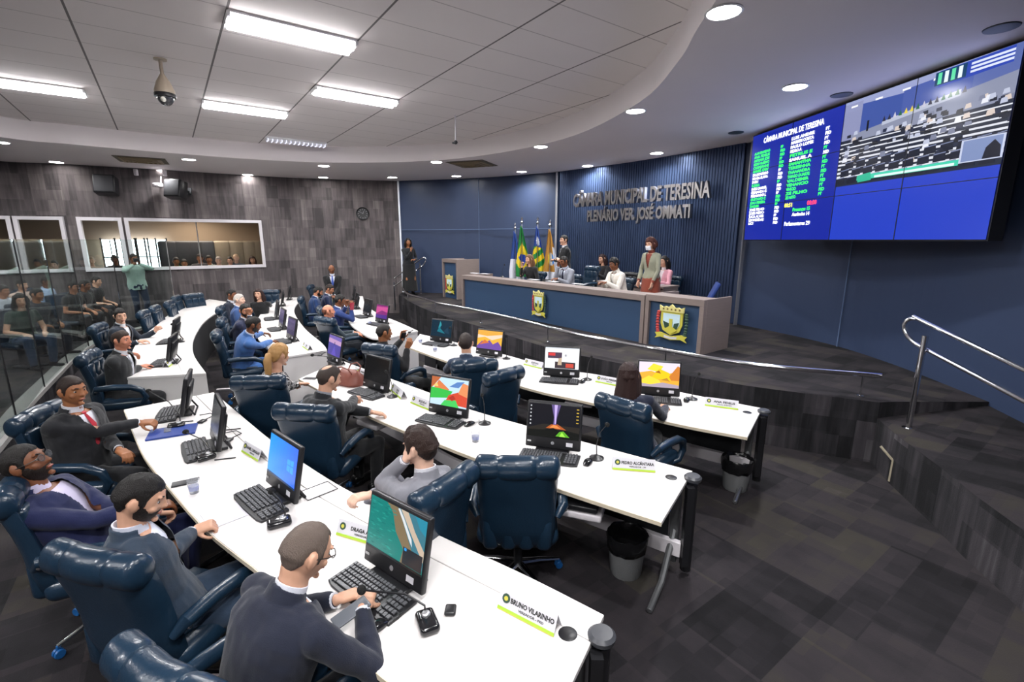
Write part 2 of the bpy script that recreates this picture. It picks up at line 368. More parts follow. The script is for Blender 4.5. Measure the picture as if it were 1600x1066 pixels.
# ceiling: tiled field, curved fascia, soffit
FT = [(0,200),(100,211),(200,221),(300,230),(400,238),(500,243),(600,243),(700,238),(800,223),(900,196),(1000,140),(1060,72),(1094,10)]
FP = [at(x, y, 4.3) for x, y in FT]
FC = smoothline([(-9.3,-4), (-10.0,2), (-10.1,6.0)]+[(p.x, p.y) for p in FP][0:]+[(1.45,3.2), (1.0,1.5), (.2,-.5), (-1.2,-4)], 5)
def ceil_mat():
    m = bpy.data.materials.new('ceiling_tiles'); m.use_nodes = True; nt = m.node_tree; N = nt.nodes.new; L = nt.links.new; b = nt.nodes['Principled BSDF']; b.inputs['Roughness'].default_value = .9
    tc = N('ShaderNodeTexCoord'); mp = N('ShaderNodeMapping'); mp.vector_type = 'POINT'; mp.inputs['Rotation'].default_value = (0, 0, -(-GA)); L(tc.outputs['Object'], mp.inputs[0])
    sp = N('ShaderNodeSeparateXYZ'); L(mp.outputs[0], sp.inputs[0])
    def line(o, off, per, wd):
        a = N('ShaderNodeMath'); a.operation = 'SUBTRACT'; L(o, a.inputs[0]); a.inputs[1].default_value = off-wd/2
        q = N('ShaderNodeMath'); q.operation = 'FLOORED_MODULO'; L(a.outputs[0], q.inputs[0]); q.inputs[1].default_value = per
        c = N('ShaderNodeMath'); c.operation = 'LESS_THAN'; L(q.outputs[0], c.inputs[0]); c.inputs[1].default_value = wd; return c.outputs[0]
    lu = line(sp.outputs[0], .744, 1.25, .022); lv = line(sp.outputs[1], 4.41, .625, .014)
    no = N('ShaderNodeTexNoise'); no.inputs['Scale'].default_value = .8
    r = N('ShaderNodeMix'); r.data_type = 'RGBA'; r.inputs['A'].default_value = (*hx('dcd5d3'), 1); r.inputs['B'].default_value = (*hx('e4dedc'), 1); L(no.outputs[0], r.inputs[0]); L(tc.outputs['Object'], no.inputs[0])
    m1 = N('ShaderNodeMix'); m1.data_type = 'RGBA'; L(lv, m1.inputs[0]); L(r.outputs['Result'], m1.inputs['A']); m1.inputs['B'].default_value = (*hx('b5aeac'), 1)
    m2 = N('ShaderNodeMix'); m2.data_type = 'RGBA'; L(lu, m2.inputs[0]); L(m1.outputs['Result'], m2.inputs['A']); m2.inputs['B'].default_value = (*hx('6f6a69'), 1)
    L(m2.outputs['Result'], b.inputs['Base Color']); return m
g = G(); g.add([(-14,-5.2,CZ), (6,-5.2,CZ), (6,16,CZ), (-14,16,CZ)], [(3, 2, 1, 0)]); struct('ceiling', g, ceil_mat(), smooth=0)
g = G(); n = len(FC)
g.add([(p.x, p.y, SZ-.005) for p in FC]+[(p.x, p.y, CZ) for p in FC], [(i, i+1, n+i+1, n+i) for i in range(n-1)]); 
struct('ceiling_fascia', g, PLASTER, smooth=60)
bm_pts = [tuple(p) for p in FC]
outer = [(-1.2,-5.2), (6,-5.2), (6,16), (-14,16), (-14,-5.2), (-9.3,-5.2)]
g = G(); poly = bm_pts+outer; g.add([(p[0], p[1], SZ) for p in poly], [tuple(range(len(poly)))])
def soffit():
    import mathutils.geometry as mg
    tri = mg.tessellate_polygon([[V((p[0], p[1], 0)) for p in poly]])
    g = G(); g.add([(p[0], p[1], SZ) for p in poly], [tuple(t) for t in tri]); struct('ceiling_soffit', g, PLASTER, smooth=0)
soffit()
# booth behind the four interior windows
BO = offs([wpos(wlen*0+HOLES[0][0]+(HOLES[3][1]-HOLES[0][0])*k/20) for k in range(-1, 22)], 2.6)
BI = offs([wpos(HOLES[0][0]+(HOLES[3][1]-HOLES[0][0])*k/20) for k in range(-1, 22)], .03)
BEIGE = mat('booth_wall_paint', hx('8c7b69'), .8)
g = G(); n = len(BO)
g.add([(p.x, p.y, z) for z in (.6, 3.1) for p in BO], [(i, i+1, n+i+1, n+i) for i in range(n-1)]); struct('wall_booth', g, BEIGE, smooth=60)
for nm, z in (('floor_booth', .6), ('ceiling_booth', 3.1)):
    g = G(); g.add([(p.x, p.y, z) for L_ in (BI, BO) for p in L_], [(i, i+1, n+i+1, n+i) for i in range(n-1)]); struct(nm, g, CARPET if z < 1 else PLASTER, smooth=0)
for e, nm in ((0, 'wall_booth_end_left'), (-1, 'wall_booth_end_right')):
    g = G(); a, b = BI[e], BO[e]; g.add([(a.x, a.y, .6), (b.x, b.y, .6), (b.x, b.y, 3.1), (a.x, a.y, 3.1)], [(0, 1, 2, 3)]); struct(nm, g, BEIGE, smooth=0)
GLASS = mat('clear_glass', (.93, .97, .96), .02, trans=1, ior=1.12)
def frame_window(i, H):
    a, b = wpos(H[0]), wpos(H[1]); root = empty(f'window_{i}', (0,0,0)); root['kind'] = 'structure'
    k = 14 if i == 4 else 5; P = [wpos(H[0]+(H[1]-H[0])*j/k) for j in range(k+1)]
    g = G(); A, B = [tuple(p) for p in offs(P, -.05)], [tuple(p) for p in offs(P, .06)]
    g.ribbon(A, B, 1.56, 1.64); g.ribbon(A, B, 2.83, 2.91)
    for e in (0, -1):
        t = (P[1]-P[0]).normalized() if e == 0 else (P[-1]-P[-2]).normalized(); z = math.atan2(t.y, t.x)
        g.box((0, 0, 2.235), (.08, .12, 1.35), MX.Translation((P[e].x, P[e].y, 0)) @ MX.Rotation(z, 4, 'Z'))
    f = mk('window_frame', g, FRAMEW, root, smooth=30); f['kind'] = 'structure'
    g = G(); n = len(P); g.add([(p.x, p.y, z) for z in (1.64, 2.83) for p in P], [(j, j+1, n+j+1, n+j) for j in range(n-1)])
    p = mk('window_pane', g, GLASS, root, smooth=0); p['kind'] = 'structure'
    if i == 4:
        q = wpos(s_at(311)); g = G(); g.box((q.x, q.y, 2.235), (.02, .02, 1.2)); m_ = mk('pane_joint', g, ALU, root); m_['kind'] = 'structure'
for i, H in enumerate(HOLES): frame_window(i+1, H)
g = wpos((HOLES[3][0]+HOLES[3][1])/2); q = g.lerp(V((g.x*1.09, g.y*1.09)), 1)
area('booth_lamp', (q.x-.1, q.y, 3.0), 1.5, 32, col=(1, .85, .7))
# ================================================================ CEILING FIXTURES
LAMPW = mat('lit_downlight_glass', (1, 1, 1), .4, emit=(1, .98, .96), es=30)
TUBE = mat('lit_tube', (1, 1, 1), .4, emit=(1, .98, 1), es=TUBE_E)
RIMW = mat('white_enamel', (.8, .8, .8), .35)
dl = empty('downlight', DOWNP[0].to_tuple(), 0, None, 'downlight', 'round recessed downlights in the soffit')
g = G(); g.lathe([(.145,0), (.15,-.008), (.13,-.012), (.125,-.002)]); mk('rim', g, RIMW, dl)
g = G(); g.lathe([(.001,-.006), (.125,-.008), (.125,-.003), (.001,-.001)]); mk('lamp_glass', g, LAMPW, dl)
DLL = ['big bright round downlight nearest the camera, above the video wall side', 'downlight beyond the nearest bright one, along the curved fascia', 'downlight above the flags in the inner soffit row, left of the slatted wall lettering', 'downlight just left of the brown vent before the blue wall',
 'downlight high over the blue panel, close to the blue wall', 'downlight over the blue wall panel beside the slatted wall', 'downlight over the left edge of the slatted wall', 'downlight over the lettering near the right end of the slatted wall',
 'downlight between the round clock and the ceiling fascia, inner row', 'downlight above the grey wall left of the clock, wall row', 'downlight above the grey wall, right of the wide booth window end', 'downlight in the inner row right of the far left ceiling vent',
 'downlight over the grey wall speakers', 'downlight over the grey wall above the second booth window', 'downlight cut by the left edge of the photo', 'downlight where the grey wall meets the blue wall']
for i, p in enumerate(DOWNP):
    o = dl if i == 0 else dup(dl); o.location = p
    o['label'] = DLL[i] if i < len(DLL) else ['round downlight behind the camera over the fascia', 'round downlight over the right end of the dais', 'round downlight above the rear floor', 'round downlight over the public side', 'round downlight over the rear public side', 'round downlight over the far public side'][i-len(DLL)]
def batten(name, pts, lab, lit=True, wd=.3):
    c = sum((at(x, y, CZ) for x, y in pts), V((0,0,0)))/len(pts)
    r = empty('ceiling_light', (c.x, c.y, CZ), math.degrees(GA), lab, 'ceiling light', 'fluorescent ceiling fixtures')
    g = G(); g.box((0, 0, -.012), (1.23, wd, .02)); g.box((-.61, 0, -.035), (.03, wd, .05)); g.box((.61, 0, -.035), (.03, wd, .05)); mk('housing', g, RIMW, r, bevel=.003)
    for s in (-1, 1):
        g = G(); g.tube([(-.6, s*wd*.24, -.05), (.6, s*wd*.24, -.05)], .04, 12); mk('tube', g, TUBE if lit else RIMW, r)
    if lit:
        area('fixture_lamp', (c.x, c.y, CZ-.12), 1.2, 42, rot=(0, 0, -GA), sy=wd)
    else:
        for k in range(14):
            g = G(); g.box((-.58+k*.0895, 0, -.07), (.012, wd*.9, .05)); mk('louvre', g, mat('lit_louvre', (.8, .8, .9), .3, emit=(.7, .72, 1), es=.8), r, smooth=0)
batten('a', ((354,6),(558,58),(544,82),(348,40)), 'large lit fluorescent fixture nearest the camera in the tiled ceiling', wd=.36)
batten('b', ((316,150),(450,170),(444,183),(315,165)), 'lit fluorescent fixture right of the hanging dome camera')
batten('c', ((496,127),(624,152),(610,166),(483,144)), 'lit fluorescent fixture farthest right in the tiled ceiling')
batten('d', ((-88,102),(154,138),(158,155),(-95,118)), 'lit fluorescent fixture at the left edge of the photo')
batten('e', ((416,211),(508,222),(506,226),(416,215)), 'small dim louvred fixture farthest away in the tiled ceiling', False, .2)
for u, v in ((-3.6,2.2), (.1,.3), (-3.6,-.8), (-6.2,3.5), (-6.4,7.4)):
    p = grid(u, v); r = empty('ceiling_light', p, math.degrees(GA), 'fluorescent fixture out of the photo, over the rear rows', 'ceiling light', 'fluorescent ceiling fixtures')
    g = G(); g.box((0, 0, -.03), (1.23, .3, .05)); mk('tube', g, TUBE, r); area('fixture_lamp', p+V((0, 0, -.12)), 1.2, 42, rot=(0, 0, -GA), sy=.3)
# dome camera hanging from the ceiling
p = at(250, 92, CZ); r = empty('dome_camera', p, 0, 'beige dome security camera hanging from the ceiling tiles', 'security camera')
CB = mat('beige_plastic', hx('a89a88'), .4)
g = G(); g.lathe([(.001,0), (.07,0), (.07,-.015), (.02,-.02), (.02,-.16), (.035,-.19), (.075,-.26), (.11,-.36), (.112,-.42), (.1,-.43), (.001,-.43)]); mk('housing', g, CB, r)
g = G(); g.lathe([(.113,-.39), (.117,-.40), (.117,-.43), (.1,-.435)]); mk('ring', g, BLACK, r)
g = G(); g.ball((0, 0, -.43), (.09, .09, .1)); mk('dome', g, mat('smoked_dome', (.05, .05, .055), .08, coat=.5), r)
g = G(); g.ball((.02, -.07, -.47), (.03, .035, .03)); mk('lens', g, mat('lens_white', (.7, .68, .6), .2), r)
# pendant microphone / sensor
p = at(711, 180, CZ); r = empty('pendant_sensor', p, 0, 'thin white rod with a small black sensor hanging from the ceiling tiles', 'sensor')
g = G(); g.tube([(0, 0, 0), (0, 0, -.42)], .012, 8); mk('rod', g, FRAMEW, r)
g = G(); g.ball((0, 0, -.45), .035); g.box((-.03, 0, -.46), (.06, .03, .03)); mk('sensor_head', g, DARK, r)
# ceiling vents
VENT = mat('aged_vent_paint', hx('8a7a5e'), .6)
for (x, y), a, lab in (((222,250), -30, 'long brown ceiling vent above the wall speakers'), ((738,256), 20, 'brown square ceiling vent in front of the blue wall')):
    p = at(x, y, SZ); r = empty('ceiling_vent', p, a, lab, 'ceiling vent')
    g = G()
    for i in range(4):
        k = .42-i*.1; g.lathe([(k*1.3,-.012-.01*i), (k*1.3,-.03-.01*i), (k*1.12,-.035-.01*i), (k*1.12,-.01-.01*i)], n=4, T=MX.Rotation(math.pi/4, 4, 'Z'))
    mk('slat_ring', g, VENT, r, smooth=0)
    g = G(); g.box((0, 0, -.005), (.95, .95, .01)); mk('vent_plate', g, mat('vent_dark', (.12, .1, .07), .7), r)
for (x, y), lab in (((1315,148), 'small dark ceiling speaker above the middle of the video wall'), ((1565,43), 'dark oval ceiling speaker near the right edge of the photo'), ((1150,207), 'tiny dark ceiling speaker above the left end of the video wall')):
    p = at(x, y, SZ); g = G(); g.lathe([(.001,-.012), (.09,-.014), (.12,-.01), (.125,0)]); tag(mk('ceiling_speaker', g, mat('dark_grille', (.05, .06, .07), .5), loc=p), lab, 'speaker')
# wall things on the grey wall
def onwall(px, py, off=.0):
    q = wpos(s_at(px)); q2 = wpos(s_at(px)+.1); t = (q2-q).normalized(); n = V((t.y, -t.x))
    r_ = ray(px, py); k = math.hypot(q.x, q.y)/math.hypot(r_.x, r_.y)
    return V((q.x+n.x*off, q.y+n.y*off, CAMH+r_.z*k)), math.degrees(math.atan2(-t.y, t.x))
p, a = onwall(570, 334); r = empty('wall_clock', p, a, 'round black wall clock on the grey carpeted wall', 'clock')
T = MX.Rotation(math.pi/2, 4, 'X')
g = G(); g.lathe([(.001,.0), (.19,.0), (.2,.02), (.19,.045), (.165,.035), (.16,.02), (.001,.02)], n=32, T=T); mk('case', g, BLACK, r)
g = G(); g.lathe([(.001,.024), (.16,.024), (.16,.02), (.001,.02)], n=32, T=T); mk('dial', g, mat('dial_dark', (.03, .03, .032), .5), r)
g = G()
for i in range(12):
    g.box((0, -.028, .13), (.014, .004, .035), MX.Rotation(i*math.pi/6, 4, 'Y'))
g.box((0, -.03, .04), (.012, .004, .10), MX.Rotation(.5, 4, 'Y')); g.box((0, -.032, .05), (.008, .004, .14), MX.Rotation(-1.0, 4, 'Y')); mk('hands_and_marks', g, mat('grey_marks', (.25, .25, .26), .5), r)
for (x, y), rz, lab in (((185,292), 10, 'black wall speaker on the grey wall, left one in shadow'), ((288,299), 35, 'black wall speaker on a tilted bracket, right one on the grey wall')):
    p, a = onwall(x, y, .45 if rz > 20 else .25); r = empty('wall_speaker', p, a+rz, lab, 'speaker', 'speakers on the grey wall', tilt=-14)
    g = G(); g.rbox((0, 0, 0), (.44, .3, .46), .03); mk('cabinet', g, BLACK, r)
    g = G(); g.rbox((0, -.155, 0), (.38, .02, .40), .009); mk('grille', g, mat('speaker_grille', (.05, .05, .055), .8, bump=.5, bscale=200), r)
    g = G(); g.tube([(0, .12, .0), (0, .3, .05), (0, .46, .1)], .03, 8); g.box((0, .46, .1), (.16, .03, .2)); mk('bracket', g, DARK, r)
p, a = onwall(262, 292, .3); g = G(); g.rbox((0, 0, 0), (.16, .2, .1), .02); g.tube([(0, .1, 0), (-.1, .3, .25)], .015, 8); g.lathe([(.03, 0), (.035, .05), (.001, .06)], T=MX.Translation((0, -.09, 0)) @ T)
tag(mk('wall_camera', g, FRAMEW, loc=p), 'small white camera on an arm between the two wall speakers', 'camera')
for (x, y), lab in (((231,271), 'small white sensor box under the ceiling above the left speaker'), ((274,272), 'small white bracket box under the ceiling above the right speaker')):
    p, a = onwall(x, y, .06); g = G(); g.rbox((0, 0, 0), (.08, .08, .16), .015); tag(mk('sensor_box', g, FRAMEW, loc=p), lab, 'sensor')
p, a = onwall(428, 458, .05)
g = G(); g.rbox((0, 0, 0), (.07, .03, .11), .01); tag(mk('wall_socket', g, DARK, loc=onwall(430, 455, .03)[0]), 'small dark socket low on the grey wall near the black-clad woman', 'socket')
# ================================================================ GLASS SCREEN
gp = empty('glass_partition', (0,0,0), 0, 'tall frameless glass partition in front of the public seats', 'glass partition')
NP = 7; PT = resample(GLS, NP+1)
PGLASS = mat('partition_glass', (.82, .92, .90), .015, trans=1, ior=1.3)
for i in range(NP):
    a, b = PT[i], PT[i+1]; t = (b-a).normalized(); a2, b2 = a+t*.012, b-t*.012; n_ = V((-t.y, t.x))*.006
    g = G(); g.prism([a2-n_, b2-n_, b2+n_, a2+n_], .275, 2.36); mk('glass_panel', g, PGLASS, gp, smooth=0)
for i in range(NP+1):
    g = G(); g.box((PT[i].x, PT[i].y, 1.31), (.018, .02, 2.07)); mk('joint_seal', g, BLACK if i != NP else ALU, gp)
# ================================================================ LETTERING ON THE SLATTED WALL
STEEL = mat('brushed_steel_letters', (.36, .34, .34), .33, .9, bump=.1, bscale=40)
def wallsign(body, p0, p1, size, lab):
    A = on(p0[0], p0[1], SLATL[1], SLATL[2]) if p0[0] > 980 else None
    A = on(p0[0], p0[1], (1.25,13.38), (4.35,9.5)); B = on(p1[0], p1[1], (1.25,13.38), (4.35,9.5))
    A.z = B.z = (A.z+B.z)/2
    d = (B-A); L_ = d.length; d.normalize(); n = V((d.y, -d.x, 0))
    c = (A+B)/2+n*.12; T = MX.Translation(c) @ MX(((d.x, 0, n.x, 0), (d.y, 0, n.y, 0), (0, 1, 0, 0), (0, 0, 0, 1)))
    r = empty('wall_lettering', (0,0,0), 0, lab, 'lettering', 'steel letters on the slatted wall')
    text('letters', body, T, size, STEEL, r, ext=.045, bold=.012, wid=L_)
wallsign('CÂMARA MUNICIPAL DE TERESINA', (902,324), (1115,308), .44, 'upper line of raised steel letters spelling the chamber name')
wallsign('PLENÁRIO VER. JOSÉ OMMATI', (924,346), (1084,340), .37, 'lower, shorter line of raised steel letters naming the plenary hall')
# ================================================================ COAT OF ARMS
def emblem(parent, c, W, H, d):
    """relief crest: crown, shield, ribbon and side branches; c its middle, d the unit direction along the panel"""
    n = V((d.y, -d.x, 0)); T = MX.Translation(c) @ MX(((d.x, 0, n.x, 0), (d.y, 0, n.y, 0), (0, 1, 0, 0), (0, 0, 0, 1))) @ MX.Diagonal((W, H, 1, 1))
    root = empty('coat_of_arms', (0,0,0)); root.parent = parent
    g = G(); g.prism([(-.34,.30), (-.34,-.05), (-.26,-.24), (0,-.36), (.26,-.24), (.34,-.05), (.34,.30)], .012, .03, T); mk('shield_border', g, YELLOW, root, smooth=0)
    g = G(); g.prism([(-.26,.24), (-.26,-.04), (-.19,-.16), (0,-.26), (.19,-.16), (.26,-.04), (.26,.24)], .03, .036, T); mk('shield_sky', g, SKYB, root, smooth=0)
    g = G(); g.prism([(-.25,.02), (-.19,-.16), (0,-.26), (-.02,-.04)], .036, .04, T); g.prism([(.25,.02), (.19,-.16), (.06,-.22), (.1,-.02)], .036, .04, T); mk('shield_field', g, DKGREEN, root, smooth=0)
    g = G(); g.prism([(-.06,.1), (-.04,-.24), (.04,-.24), (.05,.1)], .04, .044, T); g.prism([(-.2,-.2), (0,-.08), (.2,-.2), (0,-.34)], .04, .046, T); mk('shield_charge', g, YELLOW, root, smooth=0)
    g = G(); g.prism([(-.37,.29), (-.38,.45), (-.28,.40), (-.2,.43), (-.1,.41), (0,.5), (.1,.41), (.2,.43), (.28,.40), (.38,.45), (.37,.29)], .02, .045, T)
    mk('crown', g, mat('pale_gold', hx('d8cf86'), .4), root, smooth=0)
    g = G(); [g.box((-.25+.125*i, .36, .046), (.05, .05, .004), T @ MX.Rotation(0, 4, 'Z')) for i in range(5)]; mk('crown_windows', g, mat('brown_print', (.2, .14, .05), .5), root, smooth=0)
    for sgn, m_, nm in ((-1, RED, 'red_branch'), (1, DKGREEN, 'green_branch')):
        g = G()
        for i in range(9):
            a = -1.15+i*.27; x, y = sgn*(.40+.05*math.cos(a)), .33*math.sin(a*.95)-.02
            g.ball((x, y, .02), (.06, .045, .014), T, 8, 5)
        mk(nm, g, m_, root)
    g = G(); g.prism([(-.5,-.34), (-.32,-.31), (0,-.38), (.32,-.31), (.5,-.34), (.44,-.42), (.5,-.5), (.32,-.44), (0,-.49), (-.32,-.44), (-.5,-.5), (-.44,-.42)], .02, .035, T); mk('ribbon', g, YELLOW, root, smooth=0)
    g = G(); g.prism([(-.2,-.375), (0,-.40), (.2,-.375), (.2,-.44), (0,-.465), (-.2,-.44)], .035, .037, T); mk('ribbon_text_field', g, PAPER, root, smooth=0)
    return root
# ================================================================ DAIS FURNITURE
A0, A1 = at(722, 479, DZ), at(1003, 537, DZ); DD = (A1-A0).normalized(); DN = V((DD.y, -DD.x, 0)); DL = (A1-A0).length   # DN points to the rows
DAZ = math.degrees(math.atan2(DD.x, DD.y))
def dt(s, b, z=0): return A0+DD*s-DN*b+V((0, 0, z))      # s along the desk front, b back from it
def framebox(name, s0, s1, b0, b1, h, lab, cat, emb, crest, top=True, fr=.07):
    r = empty(name, dt(s0, b0), DAZ-90, lab, cat); L_ = s1-s0; D_ = b1-b0          # local x runs along the desk, y backwards
    g = G(); g.box((L_/2, .04, h-.05), (L_, .08, .10)); g.box((fr/2, .04, h/2-.05), (fr, .08, h-.1)); g.box((L_-fr/2, .04, h/2-.05), (fr, .08, h-.1)); mk('front_frame', g, WOOD, r, bevel=.004)
    g = G(); g.box((L_/2, .065, (h-.1)/2), (L_-2*fr, .03, h-.1)); mk('front_panel', g, NAVYPANEL, r)
    for x in (.02, L_-.02):
        g = G(); g.box((x, D_/2+.04, h/2), (.04, D_-.08, h)); mk('side_panel', g, WOOD, r, bevel=.003)
    if top:
        g = G(); g.box((L_/2, min(.22, D_/2), h-.02), (L_-.082, min(.4, D_)-.08, .04)); mk('counter_top', g, WOOD, r, bevel=.004)
    g = G(); g.box((L_/2, D_/2+.1, h-.28 if h < 1 else h-.1), (L_-.1, D_-.26, .03)); mk('work_surface', g, WOOD, r, bevel=.003)
    em = emblem(r, V((emb, 0, crest[2])), crest[0], crest[1], V((1, 0, 0)))
    return r
framebox('bench_desk', 0, DL, 0, .95, .80, 'long grey wood desk with blue front panel and crest on the dais', 'desk', on(843, 475, A0, A1).xy.__sub__(A0.xy).length, (.42, .54, .40))
B0, B1 = at(1006, 538, DZ), at(1100, 554, DZ)
s0 = (B0-A0).dot(DD); s1 = (B1-A0).dot(DD); b_ = -(B1-A0).dot(DN)
framebox('side_desk', DL+.02, s1, 0, .78, .82, 'short grey wood desk with blue front and large crest, right of the long desk', 'desk', (s1-DL)/2, (.56, .56, .43))
l0 = at(692, 464, DZ); s0 = (l0-A0).dot(DD); b0 = -(l0-A0).dot(DN)
framebox('lectern', s0, s0+.86, b0, b0+.75, 1.13, 'tall grey wood lectern with blue front at the left end of the dais', 'lectern', .46, (.5, .56, .42))
# cables, papers and screens on the long desk
def sheet(px, py, z, az, lab, size=(.3, .21), m=PAPER, name='paper_sheet', th=.004):
    p = at(px, py, z+.001); g = G(); g.box((0, 0, th/2), (size[0], size[1], th)); o = mk(name, g, m, loc=p); o.rotation_euler.z = -math.radians(az); return tag(o, lab, name.replace('_', ' ').split()[0])
zt = DZ+.80
for x, y, lab in ((742,427,'white papers at the left end of the long dais desk'), (758,428,'white sheet right of the papers at the left end of the dais desk'), (834,437,'white sheet in front of the woman with long blonde hair'), (863,440,'white sheet in front of the man in the light grey suit'), (905,444,'small white card on the dais desk left of the white jacket')):
    sheet(x, y, zt, DAZ-90, lab, (.32, .12))
def rbxsheet(): pass
TBL = mat('black_leather', (.015, .015, .017), .4, bump=.1, bscale=80)
# secondary desk behind
p = on(905, 432, tuple(dt(2, 1.9)), tuple(dt(5, 1.9)))
q0, q1 = at(918, 440, DZ+.72), at(1036, 447, DZ+.72)
r = empty('back_desk', dt(2.7, 1.95), DAZ-90, 'grey desk with papers behind the long dais desk', 'desk')
g = G(); g.box((.95, .28, .72), (1.9, .56, .04)); mk('desk_top', g, WOOD, r, bevel=.003)
for x in (.03, 1.87):
    g = G(); g.box((x, .28, .35), (.04, .5, .70)); mk('side_panel', g, WOOD, r)
g = G(); g.box((.95, .05, .42), (1.78, .02, .5)); mk('front_panel', g, WOOD, r)
o = None
for k, (s_, lab) in enumerate(((3.1, 'open white papers in front of the woman at the back desk'), (4.1, 'white papers at the right end of the back desk'))):
    g = G(); g.box((0, 0, .003), (.5, .3, .006)); o = mk('paper_stack', g, PAPER, loc=dt(s_, 2.2, .742)); o.rotation_euler.z = -math.radians(DAZ-90); tag(o, lab, 'paper')
# ================================================================ FLAGS
FLAGP = [((807,352),(803,440)), ((819,343),(812,440)), ((840,344),(840,440)), ((857,348),(862,455))]
FL = ['blue and white flag on a pole, leftmost of the four flags', 'green, yellow and blue flag on a pole, second of the four flags', 'striped flag with a blue canton and white star, third of the four flags', 'ochre and white city flag, rightmost of the four flags']
FCOL = PRINT
def flagcol(k, u, v):          # u across the cloth, v down
    b, w_, gr, ye, oc = hx('1d3f86'), hx('d9dce6'), hx('127a35'), hx('e0c21f'), hx('a8772a')
    if k == 0: return w_ if v > .56 else b
    if k == 1:
        e = abs(u-.5)*1.1+abs(v-.62)*2.2
        return hx('1a3c9c') if e < .38 and v > .55 else ye if e < .75 else gr
    if k == 2:
        if v < .38: return w_ if (u-.5)**2*2+(v-.26)**2*9 < .09 else hx('1e3f8a')
        return (ye, gr)[int((v+u*.2)*9) % 2]
    if (u-.5)**2*1.5+(v-.55)**2*5 < .09: return (hx('2f6fb4'), ye, w_)[int(u*5) % 3]
    return w_ if v > .3 and u > .72 or v > .8 else oc
for k, ((x0, y0), (x1, y1)) in enumerate(FLAGP):
    base = dt(.15+.42*k, 2.55+.08*k); r0 = ray(x0, 375); tdep = base.length
    # keep the pole foot behind the desk where the photo shows the pole
    d = (base.xy.length); kx = math.hypot(ray(x1, 375).x, ray(x1, 375).y); base = V((ray((x0+x1)/2, 375).x*d/kx, ray((x0+x1)/2, 375).y*d/kx, DZ))
    rt = ray(x0, y0); ztop = CAMH+rt.z*d/math.hypot(rt.x, rt.y)
    r = empty('flag', base, 0, FL[k], 'flag', 'flags on poles behind the dais desk'); h = ztop-DZ
    g = G(); g.lathe([(.001,0), (.17,0), (.17,.03), (.05,.07), (.03,.1), (.001,.1)]); mk('stand', g, CHROME, r)
    g = G(); g.tube([(0, 0, .08), (0, 0, h-.12)], .014, 8); mk('pole', g, ALU, r)
    g = G(); g.lathe([(.012,-.12), (.045,-.10), (.05,-.06), (.02,-.03), (.03,0), (.035,.03), (.001,.08)], (0, 0, h)); mk('finial', g, CHROME, r)
    g = G(); NU, NV = 26, 40; vs = []
    for j in range(NV+1):
        v = j/NV
        for i in range(NU+1):
            u = i/NU; wd = .06+.30*min(1, v*1.25)
            vs.append((-.02+(u-.45)*wd*1.15+.05*v, -.03+.055*math.sin(u*15+v*2)*(.3+v), h-.16-v*1.38-.12*abs(u-.2)*(1-v)))
    base_i = 0; g.v = [V(p) for p in vs]
    for j in range(NV):
        for i in range(NU):
            g.c[len(g.f)] = flagcol(k, (i+.5)/NU, (j+.5)/NV); g.f.append((j*(NU+1)+i, j*(NU+1)+i+1, (j+1)*(NU+1)+i+1, (j+1)*(NU+1)+i))
    o = mk('cloth', g, FCOL, r, smooth=80); so = o.modifiers.new('thick', 'SOLIDIFY'); so.thickness = .006
# ================================================================ VIDEO WALL
V0 = V((4.18, 8.75, 2.35)); V1 = V((4.61, 4.72, 2.35)); VD = (V1-V0).normalized(); VN = V((VD.y, -VD.x, 0))     # VN into the room
if VN.x > 0: VN = -VN
VW, VH = (V1-V0).length, 1.75; tilt = math.radians(.5); VU = (V((0, 0, 1))*math.cos(tilt)+VN*math.sin(tilt)).normalized(); VO = VD.cross(VU); VO = VO if VO.dot(VN) > 0 else -VO
VT = MX(((VD.x, VU.x, VO.x, V0.x), (VD.y, VU.y, VO.y, V0.y), (VD.z, VU.z, VO.z, V0.z), (0, 0, 0, 1)))             # local: x right, y up, z out
vw = empty('video_wall', (0,0,0), 0, 'large tilted video wall of twelve blue lit panels on the right wall', 'video wall'); vw.matrix_world = VT
g = G(); g.box((VW/2, VH/2, -.10), (VW+.02, VH+.02, .16)); mk('casing', g, BLACK, vw)
g = G(); g.box((VW/2, .3, -.35), (VW-.8, .12, .4)); g.box((VW/2, VH-.4, -.25), (VW-.8, .12, .3)); mk('mounting_rail', g, DARK, vw)
BL = hx('1528a0'); BL2 = hx('2440c4')
def poly(g, P, z, col): n = len(P); g.add([(p[0], p[1], z) for p in P], [tuple(range(n))], col)
def rect(g, x0, y0, x1, y1, z, col): poly(g, [(x0, y0), (x1, y0), (x1, y1), (x0, y1)], z, col)
cw, ch = VW/4, VH/3
for i in range(4):
    for j in range(3):
        g = G(); x0, y0 = i*cw+.004, j*ch+.004; x1, y1 = (i+1)*cw-.004, (j+1)*ch-.004
        rect(g, x0, y0, x1, y1, -.012, BL if i < 2 else BL2)
        mk('display_panel', g, WALLSCREEN, vw, smooth=0)
